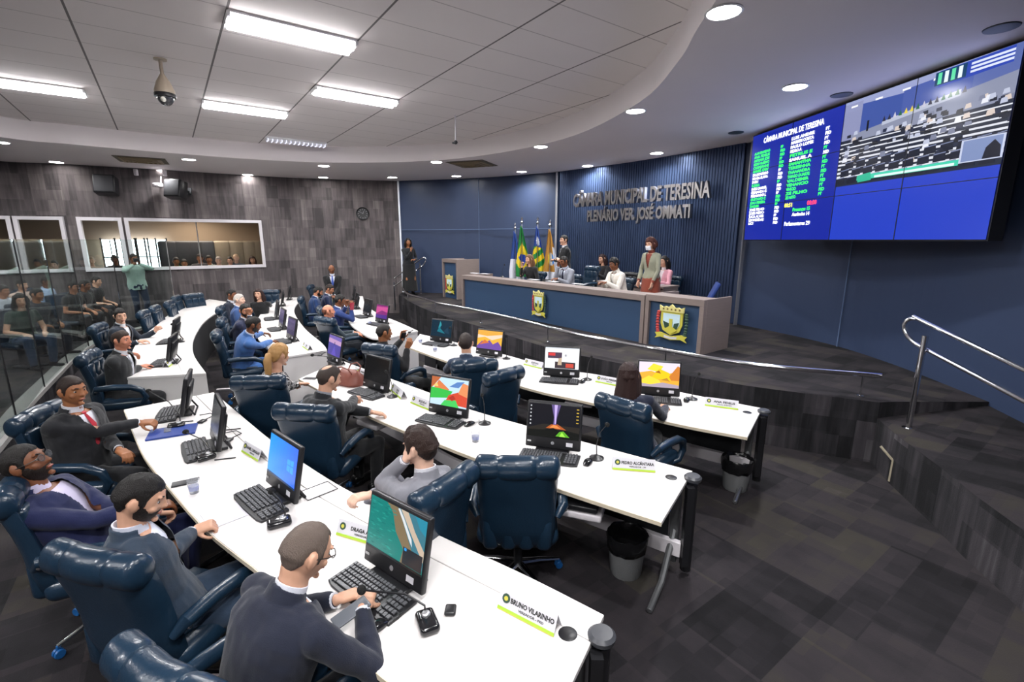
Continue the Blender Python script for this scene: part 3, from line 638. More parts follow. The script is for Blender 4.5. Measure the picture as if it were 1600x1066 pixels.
# broadcast picture across the four upper right panels
g = G(); rnd = random.Random(3); X0, Y0, X1, Y1 = 2*cw, .2*ch+ch, 4*cw, 3*ch
Z = -.0115
def R(x0, y0, x1, y1, col, dz): rect(g, X0+(X1-X0)*x0, Y0+(Y1-Y0)*y0, X0+(X1-X0)*x1, Y0+(Y1-Y0)*y1, Z+dz, col)
def Q(P, col, dz): poly(g, [(X0+(X1-X0)*min(a, 1), Y0+(Y1-Y0)*min(b, 1)) for a, b in P], Z+dz, col)
R(0, 0, 1, 1, hx('1c2438'), 0)
R(0, .55, 1, 1, hx('5a6aa8'), .0003); R(0, .88, .9, 1, hx('9aa2cc'), .0006); R(0, .55, .14, .97, hx('8d92b8'), .0006)
Q([(.14,.58), (.14,.93), (.42,.9), (.42,.6)], hx('3f55a0'), .0008); Q([(.42,.6), (.42,.93), (.8,.95), (.8,.62)], hx('4a5da6'), .0008)
Q([(.08,.52), (.08,.6), (1,.78), (1,.55)], hx('8a90a8'), .001); Q([(.3,.62), (.3,.66), (.75,.76), (.75,.70)], hx('b9bfd2'), .0012)
R(.19, .60, .205, .72, hx('10121c'), .0014)
for k in range(14): x = .3+.035*k; Q([(x,.66+.13*(x-.3)), (x+.012,.72+.13*(x-.3)), (x+.024,.66+.13*(x-.3))], rnd.choice([hx('e8d24a'), hx('2b2c40'), hx('c9c6d8'), hx('2e6a4a')]), .0016)
for k in range(5): a = .05+.18*k; R(a, .92, a+.05, .94, (1, 1, 1), .0016)
for row in range(9):                                  # long white benches and seats
    y = .50-.05*row; R(0, y, 1, y+.012+.002*row, hx('e4e6f0'), .0018)
for k in range(150):
    x, y = rnd.random(), rnd.uniform(.12, .62)**1; s = .02+.03*(1-y)
    if rnd.random() < .45: Q([(x, y), (x+s*.1, y+s*1.3), (x+s*.8, y+s*1.4), (x+s, y+.1*s)], rnd.choice([hx('e8eaf4'), hx('d9c9c0'), hx('c0c6dc'), hx('7a7f98')]), .002+k*1e-6)
    else: Q([(x, y), (x, y+s), (x+s*.9, y+s*1.15), (x+s, y)], rnd.choice([hx('181c2e'), hx('222a44'), hx('101422')]), .002+k*1e-6)
for r_ in range(3):
    for k in range(11): x = .0+.09*k+.03*r_; y = .02+.09*r_; Q([(x, y), (x, y+.07), (x+.065, y+.08), (x+.07, y+.005)], hx('12182c'), .0024); Q([(x,y+.07), (x,y+.08), (x+.065,y+.09), (x+.065,y+.08)], hx('7d86a8'), .0025)
Q([(.62,.84), (.62,.99), (.97,.995), (.97,.86)], hx('2c46b0'), .003); R(.60, .86, .76, .985, hx('0e3f66'), .0031)
for k in range(4): R(.615+.035*k, .87, .635+.035*k, .975, (hx('62e0a8'), hx('e8f4ff'))[k % 2], .0032)
for k in range(3): R(.78, .88+.035*k, .97, .9+.035*k, hx('dfe6ff'), .0032)
R(.17, .045, .80, .10, hx('3fd0b0'), .0034); R(.30, .05, .78, .075, hx('e4fff8'), .0036)
Q([(.18,.02), (.17,.1), (.27,.12), (.28,.03)], hx('2fb894'), .0037)
R(.80, .06, 1.0, .27, hx('c8d0ea'), .0038); R(.81, .07, .99, .26, hx('7f90bc'), .0039); Q([(.91,.07), (.92,.17), (.955,.23), (.985,.17), (.99,.07)], hx('16182a'), .004)
mk('broadcast_picture', g, WALLSCREEN, vw, smooth=0)
g = G()                                                # seams between panels, in front of the picture
for i in range(1, 4): rect(g, i*cw-.005, 0, i*cw+.005, VH, -.006, (0, 0, 0))
for j in range(1, 3): rect(g, 0, j*ch-.004, VW, j*ch+.004, -.006, (0, 0, 0))
mk('panel_seams', g, BLACK, vw, smooth=0)
EM = {n: mat('lit_text_'+n, (0, 0, 0), .4, emit=hx(c), es=1.3) for n, c in (('white', 'f4f6ff'), ('green', '2fe04a'), ('red', 'ff3a50'), ('yellow', 'f0e840'))}
def vtext(body, x, y, size, c, wid=None, al='LEFT', nm='screen_text'): text(nm, body, MX.Translation((x, y, -.004)), size, EM[c], vw, ext=0, bold=.0025, wid=wid, align=al)
vtext('CÂMARA MUNICIPAL DE TERESINA', cw*.98, VH-.17, .115, 'white', wid=1.35, al='CENTER')
rows1 = ['g ALAN BRANDAO', 'g ANA FIDELIS', 'g ANTONIO JOSE', 'g BRUNO VILARINHO', 'g CARPEJANNE', 'g DANIEL CARV', 'w DR LEONARDO', 'w DRAGA ALANA', 'w DUDU', 'g ELZUILA', 'w ENZO SAMUEL', 'w FERNANDA G', 'w FERNANDO L', 'g GUSTAVO C', 'g JOAO PEREIRA', 'g JOAQUIM', 'w JOSE FILHO', 'w JOSE NETO', 'w JUCA ALVES', 'w LEONDIDAS', 'w LUCY']
for k, s_ in enumerate(rows1):
    y = VH-.33-.058*k; c = 'green' if s_[0] == 'g' else 'white'; vtext(s_[2:], .10, y, .058, c, wid=.42 if len(s_) > 10 else None); vtext('PRD' if k % 3 else 'PP', .78, y, .058, c)
rows2 = ['w LUIS ANDRE', 'w MARKIM COSTA', 'w PAULO LOPES', 'w PEDRO A', 'g PETRUS E', 'w SAMUEL A', 'g SAMANTHA', 'g TERESINHA', 'g THANANDRA', 'g THIAGO DUARTE', 'g VALDEMIR', 'g VENANCIO', 'g VINICIO', 'g ZE FILHO', 'g ZE NITO']
for k, s_ in enumerate(rows2):
    y = VH-.26-.062*k; c = 'green' if s_[0] == 'g' else 'white'; vtext(s_[2:], 1.02, y, .06, c, wid=.48 if len(s_) > 9 else None); vtext('PSD' if k % 2 else 'PT', 1.72, y, .06, c)
vtext('00:51', 1.02, .50, .085, 'yellow'); vtext('00:00', 1.52, .505, .085, 'red')
vtext('Presenças 15', 1.22, .43, .07, 'green'); vtext('Ausências 14', 1.22, .36, .07, 'white'); vtext('Parlamentares 29', 1.06, .22, .08, 'white')
l = area('video_wall_glow', V0+VD*VW/2+VU*VH/2+VO*.06, VW*.95, 9, col=(.45, .52, 1), sy=VH*.95); l.matrix_world = MX.Translation(V0+VD*VW/2+VU*VH/2+VO*.05) @ MX(((VD.x, VU.x, VO.x, 0), (VD.y, VU.y, VO.y, 0), (VD.z, VU.z, VO.z, 0), (0, 0, 0, 1))) @ MX.Rotation(math.pi, 4, 'X')
# ================================================================ HANDRAILS
RP_ = [(629,450),(637,459),(660,466),(687,474),(740,484),(800,497),(900,522),(1000,541),(1041,548),(1187,571),(1377,587)]
RL = smoothline([at(x, y, .93) for x, y in RP_], 5)
r = empty('handrail', (RL[0].x, RL[0].y, DZ), 0, 'long low chrome handrail following the curved dais edge', 'handrail'); o3 = V((RL[0].x, RL[0].y, DZ))
g = G(); g.tube([V((p.x, p.y, .93))-o3 for p in RL], .027, 12); mk('rail', g, CHROME, r)
for px in (637, 682, 755, 862, 1041, 1345):
    b = min(RL, key=lambda p: abs(800+FPX*p.x/(p.y*_c-(.93-CAMH)*_s)-px))
    g = G(); g.tube([V((b.x, b.y, DZ))-o3, V((b.x, b.y, .91))-o3], .012, 8); g.lathe([(.001,0), (.035,0), (.035,.01), (.001,.012)], V((b.x, b.y, DZ))-o3); mk('post', g, CHROME, r)
pb = at(1419, 670, .5); d0 = (LN and V((3.43-3.72, 3.2-4.27, 0)).normalized())
def rail2(base, ax, lab, h=.95, ln=2.2, drop=.9, sc=1):
    r = empty('handrail', base, 0, lab, 'handrail'); ax = V((ax[0], ax[1], 0)).normalized()
    g = G(); g.tube([(0, 0, 0), (0, 0, h)], .026, 12); g.lathe([(.001,0), (.055,0), (.055,.012), (.03,.015), (.001,.016)]); mk('post', g, CHROME, r)
    b = ax*ln+V((0, 0, h-drop)); g = G(); g.tube([b+V((0, 0, 0)), b+V((0, 0, -.9+.0))], .026, 12); mk('post', g, CHROME, r)
    u = (b-V((0, 0, h))).normalized(); off = ax*.0
    top = [V((0, 0, h+.10))+u*t_*ln for t_ in (-.08, .2, .6, 1.15)]; low = [V((0, 0, h-.14))+u*t_*ln for t_ in (1.15, .6, .2, -.04)]
    c0 = V((0, 0, h-.02))-u*.10
    arc = [c0+(-u*math.cos(a)*.16+V((0, 0, 1))*math.sin(a)*.12) for a in [(-1.3+i*.43) for i in range(7)]]
    sideways = V((-ax.y, ax.x, 0))*.05
    g = G(); g.tube([p+sideways for p in (low+arc+top)], .02, 10); mk('rail_loop', g, CHROME, r)
    return r
rail2(pb, (.25,-1), 'chrome stair handrail with looped end at the right of the photo', ln=2.3, drop=.75)
rail2(at(658, 459, DZ), (-.9,.15), 'chrome stair handrail with looped end beside the black-clad woman', h=.95, ln=.9, drop=.6)
# ================================================================ BENCH DESKS
def front_desk(near, far, lab, endpost=True, grommet=True):
    N_ = 40; A = resample(smoothline(near, 5), N_); B = resample(smoothline(far, 5), N_); o = V((B[-1].x, B[-1].y, 0)); A = [p-o.xy for p in A]; B = [p-o.xy for p in B]
    r = empty('curved_desk', o, 0, lab, 'desk', 'white curved desks')
    M_ = [a.lerp(b, .78) for a, b in zip(A, B)]; M2 = [a.lerp(b, .787) for a, b in zip(A, B)]
    g = G(); g.ribbon(A, M_, .725, .75); mk('tabletop', g, WHITE, r, bevel=.003)
    g = G(); g.ribbon(M2, B, .725, .75); mk('rear_strip', g, WHITE, r, bevel=.003)
    A2 = [a.lerp(b, -.006) for a, b in zip(A, B)]; g = G(); g.ribbon(A2, A, .722, .747); mk('edge_band', g, EDGE, r)
    P1 = [a.lerp(b, .90) for a, b in zip(A, B)]; P2 = [a.lerp(b, .92) for a, b in zip(A, B)]
    g = G(); g.ribbon(P1[1:-1], P2[1:-1], .12, .72); mk('modesty_panel', g, mat('black_panel', (.02, .021, .024), .5), r)
    P3 = [a.lerp(b, .74) for a, b in zip(A, B)]; P4 = [a.lerp(b, .80) for a, b in zip(A, B)]
    g = G(); g.ribbon(P3[1:], P4[1:], .17, .28); mk('cable_tray', g, FRAMEW, r, bevel=.004)
    ks = list(range(4, N_, 12))+[N_-1]
    for k in ks:
        a, b = A[k], B[k]; d = (a-b).normalized(); t_ = (A[k]-A[k-1]).normalized(); ins = -t_*.07
        q1 = b+d*.06+ins; q2 = b+d*.62+ins
        g = G(); z = math.atan2(d.y, d.x); Tm = MX.Translation((q1.x, q1.y, 0)) @ MX.Rotation(z, 4, 'Z')
        g.tube([(.02, 0, .34), (.30, 0, .06), (.56, 0, .02)], [.024, .022, .02], 8, Tm); g.box((.28, 0, .70), (.5, .05, .035), Tm); g.box((.03, 0, .4), (.06, .06, .66), Tm); mk('leg', g, DARK if k != ks[-1] else mat('grey_metal', (.16, .165, .17), .35, .6), r, bevel=.004)
    if endpost:
        b = B[-1]; d = (A[-1]-B[-1]).normalized(); t_ = (A[-1]-A[-2]).normalized(); c = b+d*.12+t_*.03; rp = [(.055,0), (.055,.02), (.042,.03)]
        g = G(); g.tube([(c.x-t_.x*.0, c.y, .05), (c.x, c.y, .72)], .038, 10); g.box((c.x+d.x*.06, c.y+d.y*.06, .42), (.05, .05, .6), None); mk('end_post', g, BLACK, r)
        g = G(); g.lathe([(.001,.745), (.055,.745), (.058,.765), (.045,.778), (.001,.78)], (c.x, c.y, 0)); mk('post_cap', g, mat('grey_cap', (.05, .052, .06), .35), r)
    if grommet:
        c = B[-1]+(A[-1]-B[-1])*.24-(A[-1]-A[-2]).normalized()*.10; g = G(); g.lathe([(.001,.7525), (.036,.7525), (.04,.75)], (c.x, c.y, 0)); mk('cable_grommet', g, BLACK, r)
    return r, [p+o.xy for p in A], [p+o.xy for p in B]
R1N = [at(*q, .75) for q in ((194,640),(214,690),(230,720),(260,757),(320,825),(375,870),(407,895),(586,1048))]+[V((.04,1.12,.75))]
R1F = [at(*q, .75) for q in ((334,613),(426,690),(477,725),(542,765),(683,835),(820,898),(944,961))]
R2N = [at(*q, .75) for q in ((467,592),(568,645),(642,677),(685,693),(747,717),(872,763),(1034,816))]
R2F = [at(*q, .75) for q in ((533,563),(611,592),(680,617),(729,638),(829,667),(911,690),(1082,736))]
R3N = [at(*q, .75) for q in ((640,543),(692,562),(820,605),(925,629),(1039,658),(1168,683))]
R3F = [at(*q, .75) for q in ((656,522),(700,532),(792,555),(862,575),(943,587),(1064,613),(1191,638))]
D1 = front_desk(R1N, R1F, 'white curved desk nearest the camera, ending in a round grey post cap')
D2 = front_desk(R2N, R2F, 'white curved desk in the middle, with the lightning-picture screen on it')
D3 = front_desk(R3N, R3F, 'white curved desk closest to the dais, with the waste bin under its end')
def counter(L_, R_, lab):
    N_ = 30; A = resample(smoothline(L_, 5), N_); B = resample(smoothline(R_, 5), N_); o = A[0].copy(); A = [p-o for p in A]; B = [p-o for p in B]
    r = empty('curved_counter', (o.x, o.y, 0), 0, lab, 'desk', 'white curved counters at the back')
    g = G(); g.ribbon(A, B, .72, .75); mk('counter_top', g, WHITE, r, bevel=.003)
    a, b = A[0], B[0]; t_ = (A[1]-A[0]).normalized(); g = G(); g.prism([a+t_*.01, b+t_*.01, b+t_*.04, a+t_*.04], 0, .72); mk('end_panel', g, WHITE, r, smooth=0)
    P = [x.lerp(y, .965) for x, y in zip(A, B)]; P2 = [x.lerp(y, .985) for x, y in zip(A, B)]
    g = G(); g.ribbon(P[1:], P2[1:], .0, .72); mk('front_panel', g, mat('dark_grey_panel', (.045, .045, .048), .5), r)
    M_ = [x.lerp(y, .70) for x, y in zip(A, B)]; M2 = [x.lerp(y, .706) for x, y in zip(A, B)]
    g = G(); g.ribbon(M_, M2, .7495, .7508); mk('top_joint', g, mat('joint_grey', (.35, .34, .33), .6), r, smooth=0)
    for k in (10, 20):
        x, y = A[k], B[k]; m_ = x.lerp(y, .9); x = x.lerp(y, .25); t_ = (A[k+1]-A[k]).normalized()*.012; g = G(); g.prism([x-t_, m_-t_, m_+t_, x+t_], 0, .72); mk('support_panel', g, DARK, r, smooth=0)
    return r
counter([at(*q, .75) for q in ((198,590),(202,562),(217,531),(244,509),(264,492),(292,479),(327,467.5))], [at(*q, .75) for q in ((322,583),(302,552),(304,526),(322,500),(350,482),(368,474))], 'long white curved counter at the far left, beside the glass partition')
counter([at(*q, .75) for q in ((442,558),(412,540),(400,520),(402,500),(412,485),(425,475),(442,465))], [at(*q, .75) for q in ((511,547),(503,536),(477,514),(461,491),(462,478),(475,464.5))], 'white curved counter of the middle back row, behind the blonde woman')
counter([at(*q, .75) for q in ((600,530),(575,526),(545,503),(550,484),(561,463))], [at(*q, .75) for q in ((653,517),(627,505),(589,489),(571,475),(567,463))], 'white curved counter of the back row closest to the dais')
# ================================================================ CHAIR
def make_chair(name, label, cat='chair', group='padded blue executive chairs', lm=LEATHER):
    r = empty(name, (0,0,0), 0, label, cat, group)
    g = G(); g.rbox((0, .02, .45), (.54, .52, .13), .06)
    for x in (-.13, 0, .13): g.rbox((x, .04, .515), (.12, .44, .03), .014)
    mk('seat', g, lm, r)
    g = G(); R_ = []                      # backrest: waisted shell leaning back
    prof = [(.40,.20,-.20,.05), (.46,.245,-.235,.055), (.56,.25,-.25,.055), (.68,.245,-.265,.05), (.80,.25,-.285,.05), (.92,.255,-.315,.05), (1.0,.245,-.335,.045), (1.04,.22,-.345,.03)]
    for z, hw, y, hd in prof:
        R_.append([V((hw*math.copysign(abs(math.cos(a))**.45, math.cos(a)), y+hd*math.copysign(abs(math.sin(a))**.6, math.sin(a))+.10*abs(math.cos(a))**3*.5, z)) for a in [2*math.pi*k/32 for k in range(32)]])
    g.rings(R_)
    mk('backrest', g, lm, r, smooth=60)
    g = G()
    for x in (-.17, -.057, .057, .17): g.rbox((x, -.24, .52), (.108, .12, .24), .045)     # upright quilted channels low on the back
    mk('lumbar_cushion', g, lm, r)
    g = G()
    R_ = []                              # rolled headrest with two stitched pinches
    for i in range(33):
        t = -1+2*i/32; x = t*.262; pin = 1-.13*math.exp(-((abs(x)-.115)/.014)**2); rd = (1-max(0, (abs(t)-.86)/.14)**2.2*.55)*pin
        R_.append([V((x, -.335+abs(x)*.10+.068*rd*math.cos(a), 1.005+.078*rd*math.sin(a)-abs(x)*.03)) for a in [2*math.pi*k/20 for k in range(20)]])
    g.rings(R_)
    for x in (-.155, 0, .155): g.rbox((x, -.262, .85), (.15, .06, .22), .028)
    mk('headrest', g, lm, r)
    for s in (-1, 1):
        g = G(); x = s*.295
        g.tube([(x*.86, -.24, .62), (x, -.20, .68), (x, -.05, .685), (x, .12, .67), (x*1.0, .22, .62), (x*.98, .25, .53), (x*.95, .20, .45), (x*.8, .10, .42)], [.02, .034, .036, .036, .034, .03, .026, .02], 10); mk('armrest', g, lm, r)
        g = G(); g.ball((x*1.04, -.20, .655), .016, None, 8, 6); mk('armrest_bolt', g, CHROME, r)
    g = G(); g.tube([(0, 0, .10), (0, 0, .24)], .032, 10); g.tube([(0, 0, .24), (0, 0, .38)], .02, 10); mk('gas_column', g, DARK, r)
    g = G(); g.box((0, 0, .385), (.24, .22, .03)); g.tube([(.12, .02, .38), (.26, .02, .375)], .008, 6); mk('seat_mechanism', g, DARK, r)
    for k in range(5):
        a = math.radians(72*k+18); d = V((math.cos(a), math.sin(a), 0)); g = G()
        g.tube([d*.02+V((0, 0, .11)), d*.16+V((0, 0, .10)), d*.31+V((0, 0, .075))], [.03, .022, .014], 8, flat=.7); mk('base_leg', g, CHROME, r)
        g = G(); c = d*.31; t = V((-d.y, d.x, 0))
        for q in (-.014, .014): g.lathe([(.001,-.009), (.024,-.009), (.028,0), (.024,.009), (.001,.009)], n=12, T=MX.Translation(c+t*q+V((0, 0, .029))) @ MX(((d.x, 0, t.x, 0), (d.y, 0, t.y, 0), (0, 1, 0, 0), (0, 0, 0, 1))))
        g.tube([c+V((0, 0, .035)), c+V((0, 0, .075))], .008, 6); mk('caster', g, mat('blue_caster', hx('1f5c9a'), .35), r)
    return r
CH0 = make_chair('office_chair', '')
used = [False]
def chair(x, y, az, label, z=0, group='padded blue executive chairs'):
    o = CH0 if not used[0] else dup(CH0); used[0] = True
    o.location = (x, y, z); o.rotation_euler = (0, 0, -math.radians(az)); o['label'] = label; o['group'] = group; return o
def chair_roll(a, b, label, h=1.02, z=0):               # by the sitter's left and right end of its rolled headrest
    p, q = at(*a, z+h), at(*b, z+h); az = math.degrees(math.atan2(q.x-p.x, q.y-p.y))-90; c = (p+q)/2; u = math.radians(az)
    return chair(c.x+math.sin(u)*.335, c.y+math.cos(u)*.335, az, label, z)
def chair_top(px, py, az, label, z=0, h=1.02):         # by the middle of its headrest
    p = at(px, py, z+h); a = math.radians(az); return chair(p.x+math.sin(a)*.335, p.y+math.cos(a)*.335, az, label, z)
# ================================================================ COMPUTERS
def make_monitor(lab):
    r = empty('computer_monitor', (0,0,0), 0, lab, 'monitor', 'black monitors on the white desks')      # front faces -Y; origin on the desk at the hinge
    T = MX.Translation((0, 0, .03)) @ MX.Rotation(math.radians(-12), 4, 'X')
    g = G(); g.rbox((0, .018, .18), (.43, .034, .36), .012, T); mk('casing', g, BLACK, r)
    g = G(); g.rbox((0, .045, .17), (.30, .03, .22), .013, T); mk('back_cover', g, BLACK, r)
    g = G(); g.tube([(-.12, .06, .10), (-.13, .11, .008), (.13, .11, .008), (.12, .06, .10)], .008, 8); g.rbox((0, .03, .015), (.26, .12, .024), .008); mk('stand', g, BLACK, r)
    g = G(); g.lathe([(.010,0), (.013,0), (.013,.001), (.010,.001)], (0, 0, 0), 16, T @ MX.Translation((0, -.0005, .045)) @ MX.Rotation(math.pi/2, 4, 'X')); mk('badge', g, ALU, r)
    g = G(); g.box((.13, -.0005, .045), (.05, .001, .03), T); mk('asset_sticker', g, PAPER, r)
    g = G(); g.box((-.185, -.0005, .045), (.03, .001, .012), T); mk('side_badge', g, mat('silver_label', (.5, .5, .5), .4), r)
    return r, T
def picture(kind, rnd):
    g = G(); W, H = .40, .255
    def P_(P, col, k): g.add([((x-.5)*W, 0, y*H) for x, y in P], [tuple(range(len(P)))], hx(col) if isinstance(col, str) else col); [setattr(g.v[-1-i], 'y', -k*.00015) for i in range(len(P))]
    full = [(0,0),(1,0),(1,1),(0,1)]
    if kind == 'beach':
        P_(full, '17736c', 0); P_([(.30,1),(.42,.86),(.5,.55),(.66,.3),(.62,0),(.72,0),(.8,.35),(.62,.75),(.5,1)], '77674e', 1); P_([(.5,1),(.62,.75),(.78,.4),(.9,.2),(1,.1),(1,1)], '3c6f7e', 2)
        P_([(.55,1),(.75,.66),(1,.25),(1,.45),(.82,.72),(.68,1)], 'b9a794', 3); P_([(.8,1),(.9,.8),(1,.72),(1,1)], '2b7f96', 4); P_([(.5,.98),(.6,.8),(.75,.5),(.8,.42),(.78,.55),(.62,.86),(.53,1)], 'c9ced2', 4)
        P_([(.66,.05),(.99,.05),(.99,.36),(.66,.36)], '22262b', 5); P_([(.68,.3),(.72,.3),(.72,.35),(.68,.35)], '2f8fd6', 6); P_([(0,0),(1,0),(1,.045),(0,.045)], '12181c', 6)
        for k in range(60):
            x, y = rnd.uniform(0, .42), rnd.uniform(.06, .95); P_([(x,y),(x+.05,y-.01),(x+.09,y+.012),(x+.04,y+.02)], ('1d8077', '136a64', '238b80')[k % 3], 1)
    elif kind == 'blue':
        for k in range(8): P_([(k/8,0),((k+1)/8,0),((k+1)/8,1),(k/8,1)], (.02+.004*k, .28-.018*k, .80+.01*k), 0)
        P_([(.68,.35),(.79,.34),(.79,.49),(.68,.48)], '3f9cf0', 2); P_([(.8,.34),(.9,.33),(.9,.5),(.8,.49)], '3f9cf0', 2); P_([(.68,.5),(.79,.51),(.79,.64),(.68,.62)], '3f9cf0', 2); P_([(.8,.51),(.9,.52),(.9,.66),(.8,.64)], '3f9cf0', 2); P_([(0,0),(1,0),(1,.05),(0,.05)], '16355c', 3)
    elif kind == 'dark':
        P_(full, '2a2d30', 0); P_([(0,.1),(1,.1),(1,.35),(0,.3)], '3c4044', 1); P_([(0,.35),(.5,.45),(1,.4),(1,.6),(0,.62)], '33373a', 1)
    elif kind == 'off': P_(full, '0b0c0e', 0)
    elif kind == 'lightning':
        P_(full, '16161c', 0); P_([(0,.25),(.3,.4),(1,.38),(1,.2),(0,.15)], '2a2622', 1); P_([(.35,.28),(.45,.4),(.58,.42),(.75,.27)], 'a8552a', 2); P_([(.42,.3),(.5,.4),(.56,.38),(.64,.3)], 'e08848', 3)
        P_([(.44,1),(.5,.62),(.49,.4),(.55,.4),(.56,.62),(.62,1)], '5d4f80', 4); P_([(.5,1),(.52,.42),(.54,.42),(.56,1)], 'b9a4dc', 5)
        P_([(0,0),(1,0),(1,.2),(.7,.27),(.6,.24),(.5,.3),(.3,.22),(0,.2)], '141512', 6); P_([(.55,.06),(.62,.2),(.7,.23),(.82,.06)], '5aa32c', 7); P_([(.62,.06),(.67,.2),(.74,.06)], '9be04a', 8)
        for k in range(6): P_([(.03,.9-.11*k),(.055,.9-.11*k),(.055,.94-.11*k),(.03,.94-.11*k)], 'c8c8cc', 8)
        for k in range(5): P_([(.93,.9-.1*k),(.975,.9-.1*k),(.975,.93-.1*k),(.93,.93-.1*k)], 'b99a3a', 8)
    elif kind == 'painting':
        P_(full, 'b9d4e8', 0); P_([(0,.55),(.25,1),(.1,1),(0,1)], 'b0623c', 1); P_([(.0,.4),(.2,.9),(.5,.6),(.45,.5)], 'd07a4a', 2); P_([(0,.2),(.5,.3),(.6,.55),(.2,.6),(0,.6)], '3bb24a', 3); P_([(.4,.1),(1,.05),(1,.45),(.75,.55),(.5,.4)], 'c84a34', 4)
        P_([(.3,0),(.8,0),(.7,.25),(.4,.2)], '46c05a', 5); P_([(.75,.5),(1,.4),(1,.85),(.85,.9)], 'd98a5a', 5); P_([(.5,.7),(.7,.9),(.9,.95),(.75,.7)], '5a7fb8', 6); P_([(.05,.65),(.15,.8),(.2,.65)], 'e8c070', 6); P_([(.5,.3),(.62,.42),(.7,.3),(.6,.2)], 'a8342a', 6)
    elif kind == 'web':
        P_(full, 'f2f3f5', 0); P_([(0,.95),(1,.95),(1,1),(0,1)], 'c4c8d0', 1); P_([(.08,.5),(.5,.5),(.5,.78),(.08,.78)], '4a3a4c', 1); P_([(.1,.62),(.3,.62),(.3,.75),(.1,.75)], 'c83a3a', 2); P_([(.3,.05),(.9,.05),(.9,.35),(.3,.35)], '3a3036', 1); P_([(.62,.1),(.85,.1),(.85,.28),(.62,.28)], 'c0483a', 2)
        P_([(.38,.2),(.5,.2),(.5,.55),(.4,.5)], 'b8a48c', 3); P_([(.58,.6),(.64,.6),(.64,.7),(.58,.7)], '9a9aa0', 3); P_([(0,0),(1,0),(1,.04),(0,.04)], '20242c', 3)
    elif kind in ('desert', 'canyon'):
        P_(full, 'e8c8b0' if kind == 'desert' else 'dcd2e4', 0); P_([(0,.55),(.3,.65),(.6,.5),(1,.7),(1,0),(0,0)], 'e0a83a', 1)
        if kind == 'desert':
            P_([(0,.75),(.4,.7),(1,.85),(1,1),(0,1)], 'd8a040', 1); P_([(0,.12),(.2,.42),(.35,.3),(.5,.5),(.65,.28),(.85,.45),(1,.2),(1,0),(0,0)], '6a4a9a', 3); P_([(.1,.2),(.3,.5),(.5,.35)], 'c86a3a', 4)
        else:
            P_([(.2,.7),(.35,.95),(.6,.85),(.5,.6)], 'f0d43a', 2); P_([(.3,.35),(.5,.75),(.75,.6),(.8,.3)], 'eac21c', 3); P_([(.75,.45),(.95,.9),(1,.85),(1,.3),(.8,.3)], 'c87a30', 4); P_([(0,.2),(.25,.45),(.5,.3),(.6,.1),(.2,.05)], 'f0cf40', 5); P_([(.4,.6),(.5,.68),(.55,.55)], '9a5a24', 6); P_([(0,0),(1,0),(1,.12),(.6,.2),(.3,.1),(0,.14)], 'a89aa8', 7)
            P_([(.55,.3),(.7,.4),(.78,.25)], 'b8862c', 8)
    elif kind == 'purple':
        P_(full, '4a3f8a', 0); P_([(0,.62),(1,.58),(1,.8),(0,.85)], 'b08cb0', 1); P_([(.3,0),(.5,.5),(.7,0)], '5a4aa8', 2); P_([(0,.85),(1,.8),(1,1),(0,1)], '6a5aa0', 1); P_([(.47,.55),(.52,.55),(.52,.7),(.47,.7)], '2a2048', 3)
    elif kind == 'pink':
        P_(full, '7a2a6a', 0); P_([(0,.3),(.5,.6),(1,.5),(1,.9),(0,.85)], 'b84a86', 1); P_([(0,0),(1,0),(1,.3),(0,.25)], '4a2a7a', 2)
    elif kind == 'teal':
        P_(full, '0c2636', 0); P_([(.3,.3),(.5,.9),(.45,.5),(.7,.2)], '1a6a7a', 1); P_([(.35,.5),(.42,.95),(.5,.7)], '2a8a96', 2); P_([(.6,.3),(.8,.6),(.9,.2)], '16364a', 1)
    elif kind == 'lilac':
        P_(full, '4b4260', 0); P_([(0,0),(1,0),(1,.3),(0,.3)], '3a3450', 1); P_([(.1,.8),(.9,.75),(.9,.9),(.1,.92)], '5a5072', 1)
    return g
mon0, MT = make_monitor('')
kb0 = empty('keyboard', (0,0,0), 0, '', 'keyboard', 'black keyboards in front of the monitors')
g = G(); g.prism([(-.225,-.075), (-.225,.085), (.225,.085), (.225,-.075), (.18,-.088), (0,-.095), (-.18,-.088)], 0, .016, MX.Rotation(.05, 4, 'X')); mk('base', g, BLACK, kb0, bevel=.003)
g = G()
for j in range(6):
    n_ = 15
    for i in range(n_):
        if j == 5 and 3 <= i <= 8:
            if i == 3: g.box((-.215+.0205*5.5, .068-.025*j, .021), (.12, .018, .008), MX.Rotation(.05, 4, 'X'))
            continue
        g.box((-.205+.0205*i, .068-.025*j, .021), (.0155, .018, .008), MX.Rotation(.05, 4, 'X'))
mk('keys', g, KEYS, kb0, smooth=0, bevel=.0015)
g = G()
for j in range(5):
    for i in range(4): g.box((.135+.0225*i-.005, .068-.03*j, .021), (.017, .021, .008), MX.Rotation(.05, 4, 'X'))
mk('number_pad', g, KEYS, kb0, smooth=0, bevel=.0015)
ms0 = empty('mouse', (0,0,0), 0, '', 'mouse', 'black mice on the white desks')
g = G(); R_ = []
for k in range(9):
    t = k/8; y = -.055+.11*t; w_ = .032*math.sin(math.pi*(.12+.76*t))**.6; h_ = .036*math.sin(math.pi*(.1+.75*t))**.8
    R_.append([V((w_*math.cos(a), y, max(0, h_*.35+h_*.65*math.sin(a)))) for a in [2*math.pi*i/14 for i in range(14)]])
g.rings(R_); mk('shell', g, mat('glossy_black', (.01, .01, .012), .15, coat=.4), ms0)
g = G(); g.tube([(0, .05, .008), (.02, .10, .004), (-.02, .15, .004)], .002, 5); mk('cord', g, BLACK, ms0)
mic0 = empty('gooseneck_microphone', (0,0,0), 0, '', 'microphone', 'gooseneck microphones on the desks')
